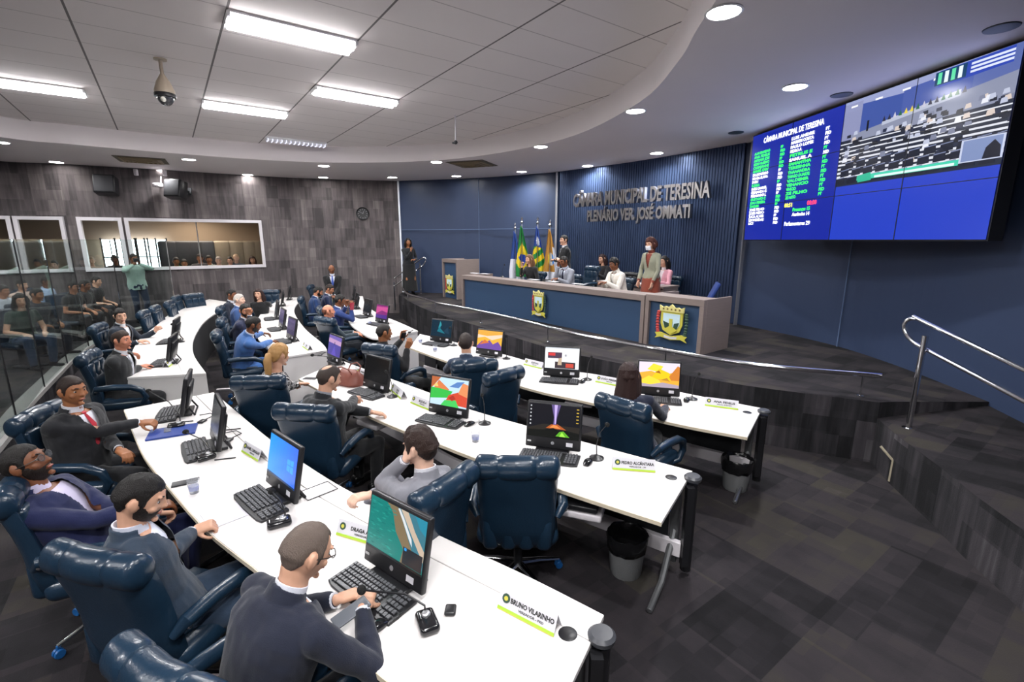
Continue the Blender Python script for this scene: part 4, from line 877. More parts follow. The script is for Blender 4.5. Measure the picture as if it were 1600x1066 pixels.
g = G(); g.lathe([(.001,0), (.055,0), (.055,.008), (.03,.018), (.012,.03), (.001,.03)], n=18); mk('base', g, BLACK, mic0)
g = G(); g.tube([(0, 0, .02), (0, .005, .12), (0, -.02, .21), (0, -.07, .28)], [.004, .004, .003, .003], 6); mk('gooseneck', g, BLACK, mic0)
g = G(); g.ball((0, -.085, .295), (.014, .02, .018)); mk('foam_tip', g, mat('black_foam', (.01, .01, .01), .95, bump=.6, bscale=300), mic0)
U = {}
def place(proto, key, p, az, lab):
    o = dup(proto) if U.get(key) else proto; U[key] = True
    o.location = (p[0], p[1], p[2] if len(p) > 2 else .75); o.rotation_euler = (0, 0, -math.radians(az)); o['label'] = lab; return o
RND = random.Random(5)
def station(hl, hr, kind, lab, kb=True, back=False, az=None, mouse=None, mic=None, kboff=(0, -.11), micaz=None):
    """monitor by the foot of its left and right lower corners on the desk"""
    a, b = at(*hl, .765), at(*hr, .765); c = (a+b)/2
    if az is None: az = math.degrees(math.atan2(b.x-a.x, b.y-a.y))-90
    o = dup(mon0) if U.get('m') else mon0; U['m'] = True
    o.location = (c.x, c.y, .75); o.rotation_euler = (0, 0, -math.radians(az)); o['label'] = 'black monitor '+lab
    s = mk('screen', picture(kind, RND), SCREEN, o, smooth=0); s.matrix_local = MT @ MX.Translation((0, -.0006, .085))
    u = math.radians(az); F_ = V((math.sin(u), math.cos(u))); Rr = V((math.cos(u), -math.sin(u)))
    def loc(x, y): q = c.xy+Rr*x+F_*y; return (q.x, q.y, .75)
    if kb: place(kb0, 'k', loc(*kboff), az, 'keyboard below the monitor '+lab)
    if mouse: place(ms0, 's', loc(*mouse), az+10, 'mouse beside the monitor '+lab)
    if mic: place(mic0, 'c', loc(*mic), az if micaz is None else micaz, 'gooseneck microphone by the monitor '+lab)
    return az, c
station((570,880), (655,936), 'beach', 'showing a green sea beach, nearest the camera', mouse=(.17,-.22), kboff=(-.02,-.10))
station((412,757), (461,793), 'blue', 'showing a plain bright blue desktop', mouse=None, kboff=(-.01,-.11), az=42)
station((316,685), (350,708), 'dark', 'with dark screen, left of the bright blue one', az=52)
station((278,637), (292,650), 'dark', 'with dark screen at the tip of the nearest desk', az=62)
station((261,553), (268,580), 'dark', 'seen side-on before the man in charcoal', az=66)
station((268,523), (274,543), 'dark', 'seen side-on before the younger navy man by the glass', az=66, mic=(.1,.12))
station((825,693), (903,717), 'lightning', 'showing lightning over a tent, on the middle desk', az=17, mouse=(.29,-.10), mic=(.34,0.0), micaz=-40)
station((679,642), (719,662), 'painting', 'showing an orange and green painting', az=27, mouse=(.27,-.04), mic=(.37,.05), micaz=10)
station((571,605), (599,617), 'off', 'switched off before the thinning crown man', az=38, mic=(.28,.02), micaz=20)
station((511,560), (529,575), 'purple', 'showing a purple landscape, by the brown handbag', az=48, kb=False)
station((447,527), (458,537), 'lilac', 'nearest of five on the middle back counter', az=50)
station((434,509), (442,518), 'lilac', 'second of five on the middle back counter', az=55)
station((427,494), (432,501), 'dark', 'third of five on the middle back counter', az=60)
station((437,475), (440,480), 'off', 'fourth of five on the middle back counter', az=66, kb=False)
station((448,466), (451,470), 'off', 'farthest of five on the middle back counter', az=68, kb=False)
station((1004,612), (1053,629), 'canyon', 'showing yellow rocks, in front of the long-haired woman', az=15, mouse=(.28,-.02), mic=(.34,.06), micaz=-10)
station((854,585), (900,597), 'web', 'showing a white web page', az=15, mouse=(.26,-.06), mic=(.30,.06), micaz=-20)
station((750,550), (776,564), 'desert', 'showing an orange desert on the desk by the dais', az=30, kb=False, mic=(.27,.05), micaz=0)
station((676,531), (700,541), 'teal', 'showing a dark teal picture on the desk by the dais', az=30, mic=(.27,.0))
station((589,503), (600,508), 'pink', 'showing a pink picture on the dais-side counter', az=44)
station((568,492), (575,496), 'off', 'turned off, next behind the pink one', az=54)
station((552,480), (557,484), 'off', 'black and edge-on, farther up the dais-side counter', az=66, kb=False)
station((548,466), (552,469), 'off', 'black and edge-on, farthest up the dais-side counter', az=70, kb=False)
# microphones with big oval bases on the nearest desk
def oval_mic(base, az, lab, tip, sc=1):
    r = empty('desk_microphone', base, az, lab, 'microphone', 'desk microphones with oval bases')
    g = G(); g.rbox((0, 0, .02), (.085, .13, .042), .02); mk('base', g, mat('glossy_black', (.01, .01, .012), .15), r)
    g = G(); g.ball((0, .02, .042), (.02, .02, .012)); mk('button', g, ALU, r)
    d = V(tip)-V(base); d.rotate(Quaternion((0, 0, 1), math.radians(az))); m1 = V((0, .04, .14)); m1.z = max(.12, d.z*.9)
    pts = [V((0, .03, .04)), V((0, .035, m1.z*.6)), V((0, .035, m1.z)).lerp(d, .3), V((0, .03, m1.z)).lerp(d, .7), d]
    g = G(); g.tube(pts, .0045, 8); mk('gooseneck', g, BLACK, r)
    g = G(); g.ball(d, (.02, .024, .02)); mk('foam_tip', g, mat('black_foam', (.01, .01, .01), .95, bump=.6, bscale=300), r)
oval_mic(at(668, 978, .75), -25, 'black oval-based microphone right of the beach monitor', at(565, 922, .86))
oval_mic(at(437, 821, .75), 60, 'black oval-based microphone at the corner of the blue-screen keyboard', at(425, 768, .84))
oval_mic(at(322, 718, .75), 40, 'black oval-based microphone before the dark monitor and blue folder', at(290, 675, .83))
oval_mic(at(276, 668, .75), 60, 'black oval-based microphone with long stem near the tip of the nearest desk', at(232, 611, .95))
oval_mic(at(553, 583, .75), 40, 'black microphone with slanted stem beside the purple screen', at(488, 555, .93))
g = G(); g.rbox((0, 0, .012), (.05, .06, .022), .01); o = mk('camera_puck', g, BLACK, loc=at(704, 957, .75)); tag(o, 'small round black puck on the desk right of the oval microphone', 'desk gadget')
# ================================================================ NAME PLATES
def plate(pl, pr, name, sub, lab, size=.3, named=True):
    a, b = at(*pl, .752), at(*pr, .752); c = (a+b)/2; d = (b-a).normalized(); az = math.degrees(math.atan2(d.x, d.y))-90; W = (b-a).length
    r = empty('name_plate', c, az, lab, 'name plate', 'tent name plates on the desks')
    T = MX.Rotation(math.radians(-24), 4, 'X'); h = .088
    g = G(); g.box((0, .0, h/2), (W, .002, h), T); g.box((0, 0, h/2), (W, .002, h), MX.Translation((0, .072, 0)) @ MX.Rotation(math.radians(24), 4, 'X')); mk('card', g, PAPER, r, smooth=0)
    g = G(); g.box((0, -.0016, .008), (W, .001, .014), T); mk('green_stripe', g, GREEN, r, smooth=0)
    g = G(); g.box((0, -.0018, .0015), (W, .001, .003), T); mk('yellow_stripe', g, YELLOW, r, smooth=0)
    g = G(); g.lathe([(.001,.0), (.02,.0), (.02,.002), (.001,.002)], (0, 0, 0), 14, T @ MX.Translation((-W/2+.035, -.001, .055)) @ MX.Rotation(math.pi/2, 4, 'X')); mk('seal', g, DKGREEN, r)
    g = G(); g.lathe([(.001,.0), (.010,.0), (.010,.003), (.001,.003)], (0, 0, 0), 10, T @ MX.Translation((-W/2+.035, -.001, .055)) @ MX.Rotation(math.pi/2, 4, 'X')); mk('seal_centre', g, YELLOW, r)
    TT = T @ MX.Translation((.025, -.0022, .045)) @ MX.Rotation(math.pi/2, 4, 'X')
    text('name_text', name, TT, .028, INK, r, ext=.0002, bold=.0011, wid=min(W*.76, .0175*len(name)))
    text('party_text', sub, T @ MX.Translation((.025, -.0022, .025)) @ MX.Rotation(math.pi/2, 4, 'X'), .014, INK, r, ext=.0002, bold=.0003, wid=min(W*.45, .009*len(sub)))
plate((777,950), (865,996), 'BRUNO VILARINHO', 'VEREADOR - PRD', 'name plate nearest the camera, at the end of the nearest desk')
plate((525,836), (600,858), 'DRAGA ALANA', 'VEREADORA - PSD', 'name plate half hidden behind the beach monitor', named=True)
plate((377,706), (403,722), 'DANIEL CARVALHO', 'VEREADOR', 'name plate left of the blue-screen monitor')
plate((957,734), (1024,739), 'PEDRO ALCÂNTARA', 'VEREADOR - PP', 'name plate at the end of the middle desk')
plate((641,630), (671,642), 'ELZUILA', 'VEREADORA', 'name plate just left of the painting screen')
plate((610,610), (626,624), 'DUDU', 'VEREADOR', 'steeply turned name plate right of the switched-off monitor')
plate((555,585), (574,592), 'SAMANTHA', 'VEREADORA', 'name plate behind the switched-off monitor')
plate((1101,634), (1153,641), 'ANA FIDELIS', 'VEREADORA - REPUBLICANOS', 'name plate at the end of the desk by the dais')
plate((930,597), (966,604), 'JOÃO PEREIRA', 'VEREADOR', 'name plate between the web page screen and the long-haired woman')
plate((818,570), (846,577), 'GUSTAVO', 'VEREADOR', 'name plate between the desert screen and the web page screen')
plate((472,542), (481,548), 'NETO', 'VEREADOR', 'small name plate on the middle back counter end')
plate((264,574), (276,565), 'LUIS', 'VEREADOR', 'name plate at the end of the far left counter')
# ================================================================ BITS ON THE DESKS
CLEAR = mat('clear_plastic', (.95, .97, 1), .08, trans=.9, ior=1.2)
def cup(px, py, lab):
    r = empty('plastic_cup', at(px, py, .75), 0, lab, 'cup', 'clear plastic cups')
    g = G(); g.lathe([(.001,.001), (.026,.001), (.036,.09), (.034,.09), (.024,.004), (.001,.004)], n=18); mk('cup_body', g, CLEAR, r)
    g = G(); g.lathe([(.0275,.02), (.031,.05), (.0305,.05), (.027,.02)], n=18); mk('blue_print', g, mat('cup_print', (.35, .4, .7), .5, alpha=.5), r)
cup(743, 690, 'clear plastic cup on the middle desk left of the lightning screen'); cup(680, 549, 'clear plastic cup in front of the teal screen'); cup(657, 536, 'small white cup left of the teal screen'); cup(304, 770, 'clear plastic cup beside the black phone on the nearest desk'); cup(578, 507, 'clear plastic cup in front of the pink screen')
def phone(px, py, az, lab, z=.75, col=BLACK, tilt=0):
    g = G(); g.rbox((0, 0, .005), (.075, .155, .009), .004); o = mk('phone', g, col, loc=at(px, py, z)); o.rotation_euler = (math.radians(tilt), 0, -math.radians(az)); return tag(o, lab, 'phone')
phone(290, 755, 60, 'black phone lying by the plastic cup on the nearest desk'); phone(485, 592, 95, 'dark phone on the desk left of the bald spot man')
g = G(); g.box((0, 0, .008), (.24, .34, .014)); o = mk('folder', g, mat('blue_folder', hx('1d3a86'), .4), loc=at(270, 676, .75)); o.rotation_euler.z = -math.radians(62); tag(o, 'blue folder lying under the forearm of the man with the red tie', 'folder')
g = G(); g.box((0, 0, .003), (.12, .05, .004)); o = mk('id_card', g, CLEAR, loc=at(262, 672, .766)); o.rotation_euler.z = -1; tag(o, 'clear plastic card holder on the blue folder', 'card')
g = G(); g.box((0, 0, .002), (.21, .297, .002)); o = mk('paper_sheet', g, PAPER, loc=at(365, 800, .75)); o.rotation_euler.z = -.75; tag(o, 'white paper sheet in front of the blue-screen keyboard', 'paper')
g = G(); g.box((0, 0, .003), (.13, .18, .004)); o = mk('plastic_sleeve', g, mat('sleeve_white', (.75, .76, .78), .2), loc=at(497, 768, .75)); o.rotation_euler.z = -.75; g2 = G(); g2.tube([(-.07,-.1,.006), (.07,-.1,.006), (.07,.1,.006), (-.07,.1,.006)], .003, 5, closed=True); mk('sleeve_rim', g2, BLACK, o); tag(o, 'clear plastic sleeve with black rim right of the blue-screen monitor', 'plastic sleeve')
for (x, y), lab in (((362,672), 'thin black pen behind the dark monitor on the nearest desk'), ((352,718), 'black pen beside the oval microphone before the dark monitor'), ((288,660), 'silver pen near the tip of the nearest desk')):
    g = G(); g.tube([(-.07,0,.005), (.07,0,.005)], .005, 8); o = mk('pen', g, BLACK, loc=at(x, y, .75)); o.rotation_euler.z = .3; tag(o, lab, 'pen')
# small gadgets with cords (behind monitors)
for (x, y), lab in (((357,690), 'black corded adapter behind the dark monitor'), ((316,660), 'black corded adapter behind the leftmost monitor'), ((500,556), 'black corded adapter on the middle back counter end'), ((640,520), 'small black adapter on the counter nearest the dais')):
    g = G(); g.rbox((0, 0, .01), (.05, .08, .02), .008); g.tube([(0, .04, .01), (.04, .12, .02), (-.05, .2, .01), (-.12, .15, .01)], .004, 6); o = mk('cable_adapter', g, BLACK, loc=at(x, y, .75)); tag(o, lab, 'adapter')
# handbag
p = at(548, 600, .75); r = empty('handbag', p, 30, 'brown leather handbag lying on the middle desk beside the purple screen', 'handbag'); BR = mat('brown_leather', hx('7a4438'), .45, bump=.2, bscale=40, var=.15)
g = G(); R_ = []
for z, hw, hd in ((0,.17,.11), (.03,.19,.125), (.10,.175,.10), (.15,.14,.05), (.17,.12,.02)):
    R_.append([V((hw*math.copysign(abs(math.cos(a))**.6, math.cos(a)), hd*math.sin(a), z)) for a in [2*math.pi*k/24 for k in range(24)]])
g.rings(R_); mk('bag_body', g, BR, r)
for s in (-1, 1):
    g = G(); g.tube([(-.09, s*.05, .13), (-.08, s*.09, .2), (0, s*.11, .225), (.08, s*.09, .2), (.09, s*.05, .13)], .008, 8); mk('handle', g, BR, r)
# items in the shelves under the desks
def under(px, py, z, lab, col=FRAMEW, size=(.3, .2, .05), az=20, nm='desk_drawer', cat='drawer'):
    g = G(); g.rbox((0, 0, size[2]/2), size, min(size)*.3); o = mk(nm, g, col, loc=at(px, py, z)); o.rotation_euler.z = -math.radians(az); tag(o, lab, cat)
under(908, 800, .56, 'white box under the middle desk near the empty chair', az=20, nm='cable_box', cat='box'); under(908, 790, .62, 'black set-top box on the white box under the middle desk', BLACK, (.24,.16,.04), nm='media_box', cat='box')
under(1085, 665, .58, 'white tray under the desk by the dais, right of the long-haired woman', az=12, nm='cable_box', cat='box'); under(905, 632, .58, 'white tray under the desk by the dais, below the web page screen', az=15, nm='cable_box', cat='box'); under(585, 664, .58, 'white tray under the middle desk near the handbag', az=35, nm='cable_box', cat='box')
# ================================================================ WASTE BINS
def bin_(px, py, lab):
    r = empty('waste_bin', at(px, py, 0), 0, lab, 'waste bin', 'mesh waste bins with black liners')
    g = G(); g.lathe([(.001,.0), (.105,.0), (.11,.01), (.135,.29), (.131,.29), (.106,.012), (.001,.012)], n=28); mk('bin_body', g, mat('grey_mesh', (.24, .245, .25), .45, .3, bump=.6, bscale=220), r)
    g = G(); R_ = []; rr = random.Random(px)
    for z, rad in ((.19,.133), (.25,.142), (.30,.146), (.315,.138), (.30,.125), (.2,.115), (.08,.10), (.06,.02)):
        R_.append([V(((rad+rr.uniform(-.006,.006))*math.cos(2*math.pi*k/30), (rad+rr.uniform(-.006,.006))*math.sin(2*math.pi*k/30), z+rr.uniform(-.008,.008))) for k in range(30)])
    g.rings(R_); mk('liner', g, mat('bin_liner', (.008, .008, .009), .22, bump=.3, bscale=30), r, smooth=80)
bin_(977, 893, 'grey waste bin with black liner under the end of the middle desk'); bin_(1148, 762, 'grey waste bin with black liner under the end of the desk by the dais')
# floor conduit elbow by the dais corner
g = G(); g.tube([(0,0,.02), (0,0,.24), (-.03,.12,.34)], .012, 8); o = mk('cable_conduit', g, mat('cream_conduit', hx('a39a86'), .5), loc=at(1389, 755, 0)); o.rotation_euler.z = .2; tag(o, 'small cream bent conduit rising at the foot of the dais corner', 'conduit')
for (x, y), lab in (((355,609), 'white metal floor strip by the blue-wheeled chair left of the middle desk'), ((417,682), 'white metal floor strip under the chairs of the middle row')):
    g = G(); g.box((0, 0, .01), (.30, .05, .02)); o = mk('floor_strip', g, FRAMEW, loc=at(x, y, 0)); o.rotation_euler.z = .25; tag(o, lab, 'floor strip')
# ================================================================ PEOPLE
TMPN = [0]
def remesh(g, vox, sm=2, name='m'):
    me = bpy.data.meshes.new('tmp'); me.from_pydata([tuple(p) for p in g.v], [], g.f); me.update()
    import bmesh
    bm = bmesh.new(); bm.from_mesh(me); bmesh.ops.recalc_face_normals(bm, faces=bm.faces); bm.to_mesh(me); bm.free()
    o = bpy.data.objects.new('tmp', me); C.objects.link(o)
    r = o.modifiers.new('r', 'REMESH'); r.mode = 'VOXEL'; r.voxel_size = vox; r.adaptivity = 0
    s = o.modifiers.new('s', 'SMOOTH'); s.factor = .5; s.iterations = sm
    dg = bpy.context.evaluated_depsgraph_get(); m2 = bpy.data.meshes.new_from_object(o.evaluated_get(dg))
    bpy.data.objects.remove(o); bpy.data.meshes.remove(me); return m2
def folds(me, fn):
    ns = [v.vector.copy() for v in me.vertex_normals]; cs = [v.co.copy() for v in me.vertices]; out = []
    for c, n in zip(cs, ns): out += list(c+n*fn(c))
    me.vertices.foreach_set('co', out); me.update()
def link(me, name, m, parent):
    me.materials.clear(); me.materials.append(m); me.shade_smooth(); me.name = name
    o = bpy.data.objects.new(name, me); C.objects.link(o); o.parent = parent; return o
def limb(g, pts, rs):
    for i in range(len(pts)-1):
        a, b = V(pts[i]), V(pts[i+1]); d = (b-a).normalized(); x = d.orthogonal().normalized(); y = d.cross(x); n = 16
        g.rings([[p+x*r*math.cos(2*math.pi*k/n)+y*r*math.sin(2*math.pi*k/n) for k in range(n)] for p, r in ((a, rs[i]), (b, rs[i+1]))])
    for p, r in zip(pts, rs): g.ball(V(p), r, None, 16, 10)
def rotv(v, ax, a): q = Quaternion(ax, a); w_ = v.copy(); w_.rotate(q); return w_
def hand(g, W, d, n, side, curl=.5, sc=1.0, spread=.06):
    """palm, four unequal bent fingers and a thumb; d fingers, n back of the hand, side +1 when the thumb is on d x n"""
    d = d.normalized(); n = (n-d*n.dot(d)).normalized(); l = d.cross(n).normalized()*side
    T = MX(((l.x, d.x, n.x, W.x), (l.y, d.y, n.y, W.y), (l.z, d.z, n.z, W.z), (0, 0, 0, 1)))
    g.rbox((0, .047*sc, 0), (.080*sc, .098*sc, .028*sc), .0135*sc, T); g.ball((0, .0, 0), (.027*sc, .03*sc, .021*sc), T, 12, 8)
    for i, (x, L, r) in enumerate(((.030,.072,.0088), (.0105,.080,.0092), (-.0105,.074,.0088), (-.030,.058,.0078))):
        p = V((x, .090, 0))*sc; dr = V((x*spread*10, 1, 0)).normalized(); pts = [p-dr*.012*sc, p]; rs = [r*1.05, r]
        for k, (f, c) in enumerate(((.44,1.0), (.32,1.1), (.24,.8))):
            a = curl*c*(1+.06*i)*.9; dr = rotv(dr, V((1, 0, 0)), -a); pts.append(pts[-1]+dr*L*f*sc); rs.append(r*(1-.07*(k+1)))
        limb(g, [T @ q for q in pts], [q*sc for q in rs])
    p = V((.028, .022, -.004))*sc; dr = V((.75, .62, -.25-.3*curl)).normalized(); pts = [p, p+dr*.030*sc]; dr = rotv(dr, V((0, 0, 1)), .45).normalized()
    pts.append(pts[-1]+dr*.030*sc); dr = rotv(dr, V((0, 0, 1)), .3+.3*curl); pts.append(pts[-1]+dr*.024*sc)
    limb(g, [T @ q for q in pts], [.0135*sc, .0108*sc, .0098*sc, .0085*sc])
def ss(a, b, x): t = max(0, min(1, (x-a)/(b-a))); return t*t*(3-2*t)
def hp(d, fem=0):
    x, y, z = .074*d.x, .094*d.y, .116*d.z
    if d.z < 0:
        t = -d.z; x *= 1-(.30+.05*fem)*t**1.6
        if d.y < 0: y *= 1-.40*t
        else: y *= 1+.03*t
    elif d.y < 0: y *= 1.10; x *= 1.03
    if d.y > 0:
        y -= .010*math.exp(-((abs(d.x)-.40)**2/.02+(d.z-.08)**2/.012)); y += .004*math.exp(-((d.z-.27)**2/.01+d.x**2/.2)); x *= 1-.04*d.y
        y += .007*math.exp(-((d.z+.88)**2/.03+d.x**2/.05))
    return V((x, y, z))
def headgeo(g, T, fem=0, s=1):
    n, m = 32, 22; R_ = []
    for i in range(m+1):
        th = math.pi*max(.004, min(.996, i/m)); R_.append([T @ (hp(V((math.sin(th)*math.sin(2*math.pi*k/n), math.sin(th)*math.cos(2*math.pi*k/n), math.cos(th))), fem)*s) for k in range(n)])
    g.rings(R_)
    B = lambda c, r: g.ball(V(c)*s, tuple(q*s for q in r), T, 12, 8)
    B((0,.098,-.020), (.014,.018,.013)); B((0,.094,-.008), (.009,.014,.022)); B((0,.088,.012), (.008,.012,.02)); B((.010,.090,-.025), (.008,.010,.007)); B((-.010,.090,-.025), (.008,.010,.007))
    B((0,.084,-.050), (.021,.012,.006)); B((0,.083,-.060), (.018,.012,.007)); B((0,.078,-.092), (.019,.014,.014))
    for q in (-1, 1): B((q*.076,-.008,-.002), (.011,.019,.031)); B((q*.081,-.016,.006), (.010,.012,.024)); B((q*.030,.080,.036), (.022,.010,.006)); B((q*.042,.060,-.022), (.020,.020,.018))
HAIRLINE = [(0,.50), (.6,.50), (.95,.40), (1.18,.14), (1.28,-.22), (1.42,-.20), (1.50,.20), (1.68,.30), (1.84,.24), (2.02,-.18), (2.5,-.52), (3.15,-.60)]
def hairmask(d, kind):
    a = abs(math.atan2(d.x, d.y)); z = d.z
    for (a0, z0), (a1, z1) in zip(HAIRLINE, HAIRLINE[1:]):
        if a0 <= a <= a1: th = z0+(z1-z0)*(a-a0)/(a1-a0); break
    else: th = -.6
    if d.y > .9 and kind != 'fringe': th = max(th, .5)
    if kind == 'recede': th += .22*math.exp(-(a-.7)**2/.15)
    m = ss(th-.05, th+.13, z+.035*_mn.noise(V((d.x*9, d.y*9, d.z*9))))
    if kind == 'bald': m *= 1-ss(.28, .45, z+.1*d.y)
    if kind == 'crown': m *= 1-.97*(1-ss(.36, .56, math.acos(max(-1, min(1, d.dot(V((0,-.42,.9)).normalized()))))))
    return m
def hairgeo(kind, T, s, fem, th=.014, seed=0):
    g = G(); n, m = 56, 34; R_ = []
    for i in range(m+1):
        t = math.pi*max(.004, min(.996, i/m)); row = []
        for k in range(n):
            d = V((math.sin(t)*math.sin(2*math.pi*k/n), math.sin(t)*math.cos(2*math.pi*k/n), math.cos(t))); M_ = hairmask(d, kind)
            nz = noise_(d*5+V((seed, 0, 0)))*.35+noise_(V((d.x*18+seed, d.y*18, d.z*5)))*.22
            top = 1+.45*ss(.3, .9, d.z)*(1 if kind not in ('bald', 'buzz') else 0)
            k_ = (-.006 if M_ < .02 else -.006+(th*top*(1+nz)+.006)*M_)
            p = hp(d, fem)*s; row.append(T @ (p+V((d.x, d.y, d.z))*k_*s))
        R_.append(row)
    g.rings(R_); return g
from mathutils import noise as _mn
def noise_(p): return _mn.noise(p)
def frame3(xa, ya, za, p): return MX(((xa.x, ya.x, za.x, p.x), (xa.y, ya.y, za.y, p.y), (xa.z, ya.z, za.z, p.z), (0, 0, 0, 1)))
SKIN = {k: hx(v) for k, v in dict(light='c99a80', mid='b0785a', tan='96613f', brown='74462c', dark='5a3523', pale='d8ae98', red='c98468').items()}
def skinmat(k):
    m = mat('skin_'+k, SKIN[k], .5, var=.07, vscale=30); m.node_tree.nodes['Principled BSDF'].inputs['Subsurface Weight'].default_value = .0; return m
def hairmat(c): return mat('hair_'+c, hx(c), .5, bump=.7, bscale=6, stretch=(60, 60, 6), var=.25, vscale=8)
def cloth(c, rough=.85): return mat('cloth_'+c, hx(c), rough, bump=.25, bscale=260, var=.09, vscale=10, sheen=.15)
MALE = [(-.10,.165,.125), (-.03,.180,.135), (.05,.176,.128), (.15,.160,.115), (.24,.163,.118), (.33,.180,.125), (.40,.186,.120), (.445,.178,.105), (.475,.150,.088), (.50,.105,.072), (.525,.070,.062)]
FEM = [(-.10,.170,.120), (-.03,.182,.130), (.05,.165,.115), (.15,.130,.095), (.24,.135,.100), (.33,.158,.115), (.40,.160,.105), (.445,.155,.092), (.475,.128,.078), (.50,.088,.064), (.525,.058,.055)]
def person(label, group=None, head_px=None, behind=None, sit=None, loc=None, floor=0, az=0, seat=.53, s=1.0, fem=0, lean=0, lean2=None, roll=0, twist=0, head=(0,0,0), hl=None, hr=None, hld=None, hrd=None, hln=None, hrn=None, curl=(.5,.5), feet=None,
           skin='mid', jacket='1c2233', shirt='c9ccd4', trousers='16181f', hair='short', haircol='15110f', hairth=.0095, tie=None, beard=None, vox=.010, hvox=None, glasses=False, longhair=0, pony=0, mask=None, skirt=None, openv=True, elbow=(.45,-.25,-1), legs=True, sleeves=True, face=True, lapel=True, name='person', build=1.0, dress=None, shoes='0c0c0d', socks=None, kneeout=.13, stand=False):
    lean2 = lean if lean2 is None else lean2
    rnd = random.Random(hash(label) % 999 if False else len(label)*7+len(label.split())*3)
    Rm = lambda L_, rl, tw=0: (MX.Rotation(-math.radians(tw), 3, 'Z') @ MX.Rotation(math.radians(rl), 3, 'Y') @ MX.Rotation(-math.radians(L_), 3, 'X')).to_quaternion()
    pz = .93*s if stand else seat+.02; bend = lean2-lean
    def chain(lean, lean2, roll):
        q1, q2 = Rm(lean, roll*.8, twist*.3), Rm(lean2, roll, twist); P0 = V((0, 0, pz)); step = .01*s
        p = P0.copy(); path = [(P0-(q1 @ V((0, 0, 1)))*.14*s, q1)]+[(P0-(q1 @ V((0, 0, 1)))*(.13-.01*i)*s, q1) for i in range(13)]
        for i in range(60): q = q1.slerp(q2, ss(.08, .32, i*.01)); path.append((p.copy(), q)); p = p+(q @ V((0, 0, 1)))*step
        nb, qn = path[14+53]; hy, hpit, hrl = head
        qh = (Quaternion((0, 0, 1), -math.radians(hy+twist)) @ Quaternion((0, 1, 0), math.radians(hrl+roll*.3)) @ Quaternion((1, 0, 0), -math.radians(hpit)))
        nd = (q2 @ V((0, 0, 1))*.45+V((0, 0, 1))*.8+(qh @ V((0, .25, 0)))*(1 if hpit > 15 else .4)).normalized()
        return q1, q2, P0, path, nb, qn, qh, nb+nd*.064*s+(qh @ V((0, .012, .072)))*s
    if sit:
        co = SEATS[sit]; ca = -co.rotation_euler.z; pv = V((co.location.x-math.sin(ca)*.03, co.location.y-math.cos(ca)*.03, 0)); a_ = math.radians(az)
        lean0, roll0 = lean, roll
        for _ in range(8):
            hc = chain(lean, lean+bend, roll)[-1]; w_ = at(head_px[0], head_px[1], floor+hc.z); dl = MX.Rotation(a_, 4, 'Z') @ V((w_.x-pv.x, w_.y-pv.y, 0))
            lean += math.degrees((dl.y-hc.y)/.62); roll += math.degrees((dl.x-hc.x)/.62)
            lean = max(-30, min(34, lean)); roll = max(-16, min(16, roll))
        hc = chain(lean, lean+bend, roll)[-1]; err = MX.Rotation(a_, 4, 'Z') @ V((w_.x-pv.x, w_.y-pv.y, 0))-V((hc.x, hc.y, 0)); err.z = 0
        if err.length > .08:
            lean, roll = lean0, roll0; hc = chain(lean, lean+bend, roll)[-1]; w_ = at(head_px[0], head_px[1], floor+hc.z); pv = w_-(MX.Rotation(-a_, 4, 'Z') @ V((hc.x, hc.y, 0)))
            ca = -co.rotation_euler.z; co.location = (pv.x+math.sin(ca)*.05, pv.y+math.cos(ca)*.05, floor)
        print('SIT', sit, 'lean %.0f roll %.0f off %.2f' % (lean, roll, err.length)); loc = (pv.x, pv.y)
    q1, q2, P0, path, nb, qn, qh, hc = chain(lean, lean+bend, roll); lean2 = lean+bend
    def sp(t): i = max(0, min(len(path)-1, int(round(t*100))+14)); return path[i]
    prof = FEM if fem else MALE
    def torso(g, ex=0, t0=-.10, t1=.53, wk=1.0, dk=1.0, hem=0):
        R_ = []
        for t, w_, d_ in prof:
            if t < t0-1e-6 or t > t1+1e-6: continue
            c, q = sp(t); w2 = (w_*build*wk*s+ex); d2 = (d_*(1+(build-1)*1.5)*dk*s+ex)
            belly = .02*(build-1)*10*math.exp(-(t-.12)**2/.01)*s*.5
            R_.append([c+q @ V((w2*math.copysign(abs(math.cos(a))**.85, math.cos(a)), d2*math.copysign(abs(math.sin(a))**.9, math.sin(a))+belly*max(0, math.sin(a))-.012*s, 0)) for a in [2*math.pi*k/28 for k in range(28)]])
        g.rings(R_)
    cS, qS = sp(.435); sw = (.162 if fem else .185)*s*(1+(build-1)*.6)
    HT = MX.Translation(hc) @ qh.to_matrix().to_4x4()
    # ---- where the figure stands
    az_r = math.radians(az)
    if head_px and not sit:
        world = at(head_px[0], head_px[1], floor+hc.z)
        if behind is not None: world = on(head_px[0], head_px[1], tuple(dt(0, behind).xy), tuple(dt(6, behind).xy))
        off = MX.Rotation(-az_r, 4, 'Z') @ V((hc.x, hc.y, 0)); loc = (world.x-off.x, world.y-off.y)
    root = empty(name, (loc[0], loc[1], floor), az, label, 'person', group)
    Winv = (MX.Translation((loc[0], loc[1], floor)) @ MX.Rotation(-az_r, 4, 'Z')).inverted()
    def tolocal(h, dflt):
        if h is None: return V(dflt)
        if len(h) == 3 and abs(h[0]) > 3 and h[0] > 30: return Winv @ at(h[0], h[1], h[2])
        return V(h)
    # ---- arms
    arms = []
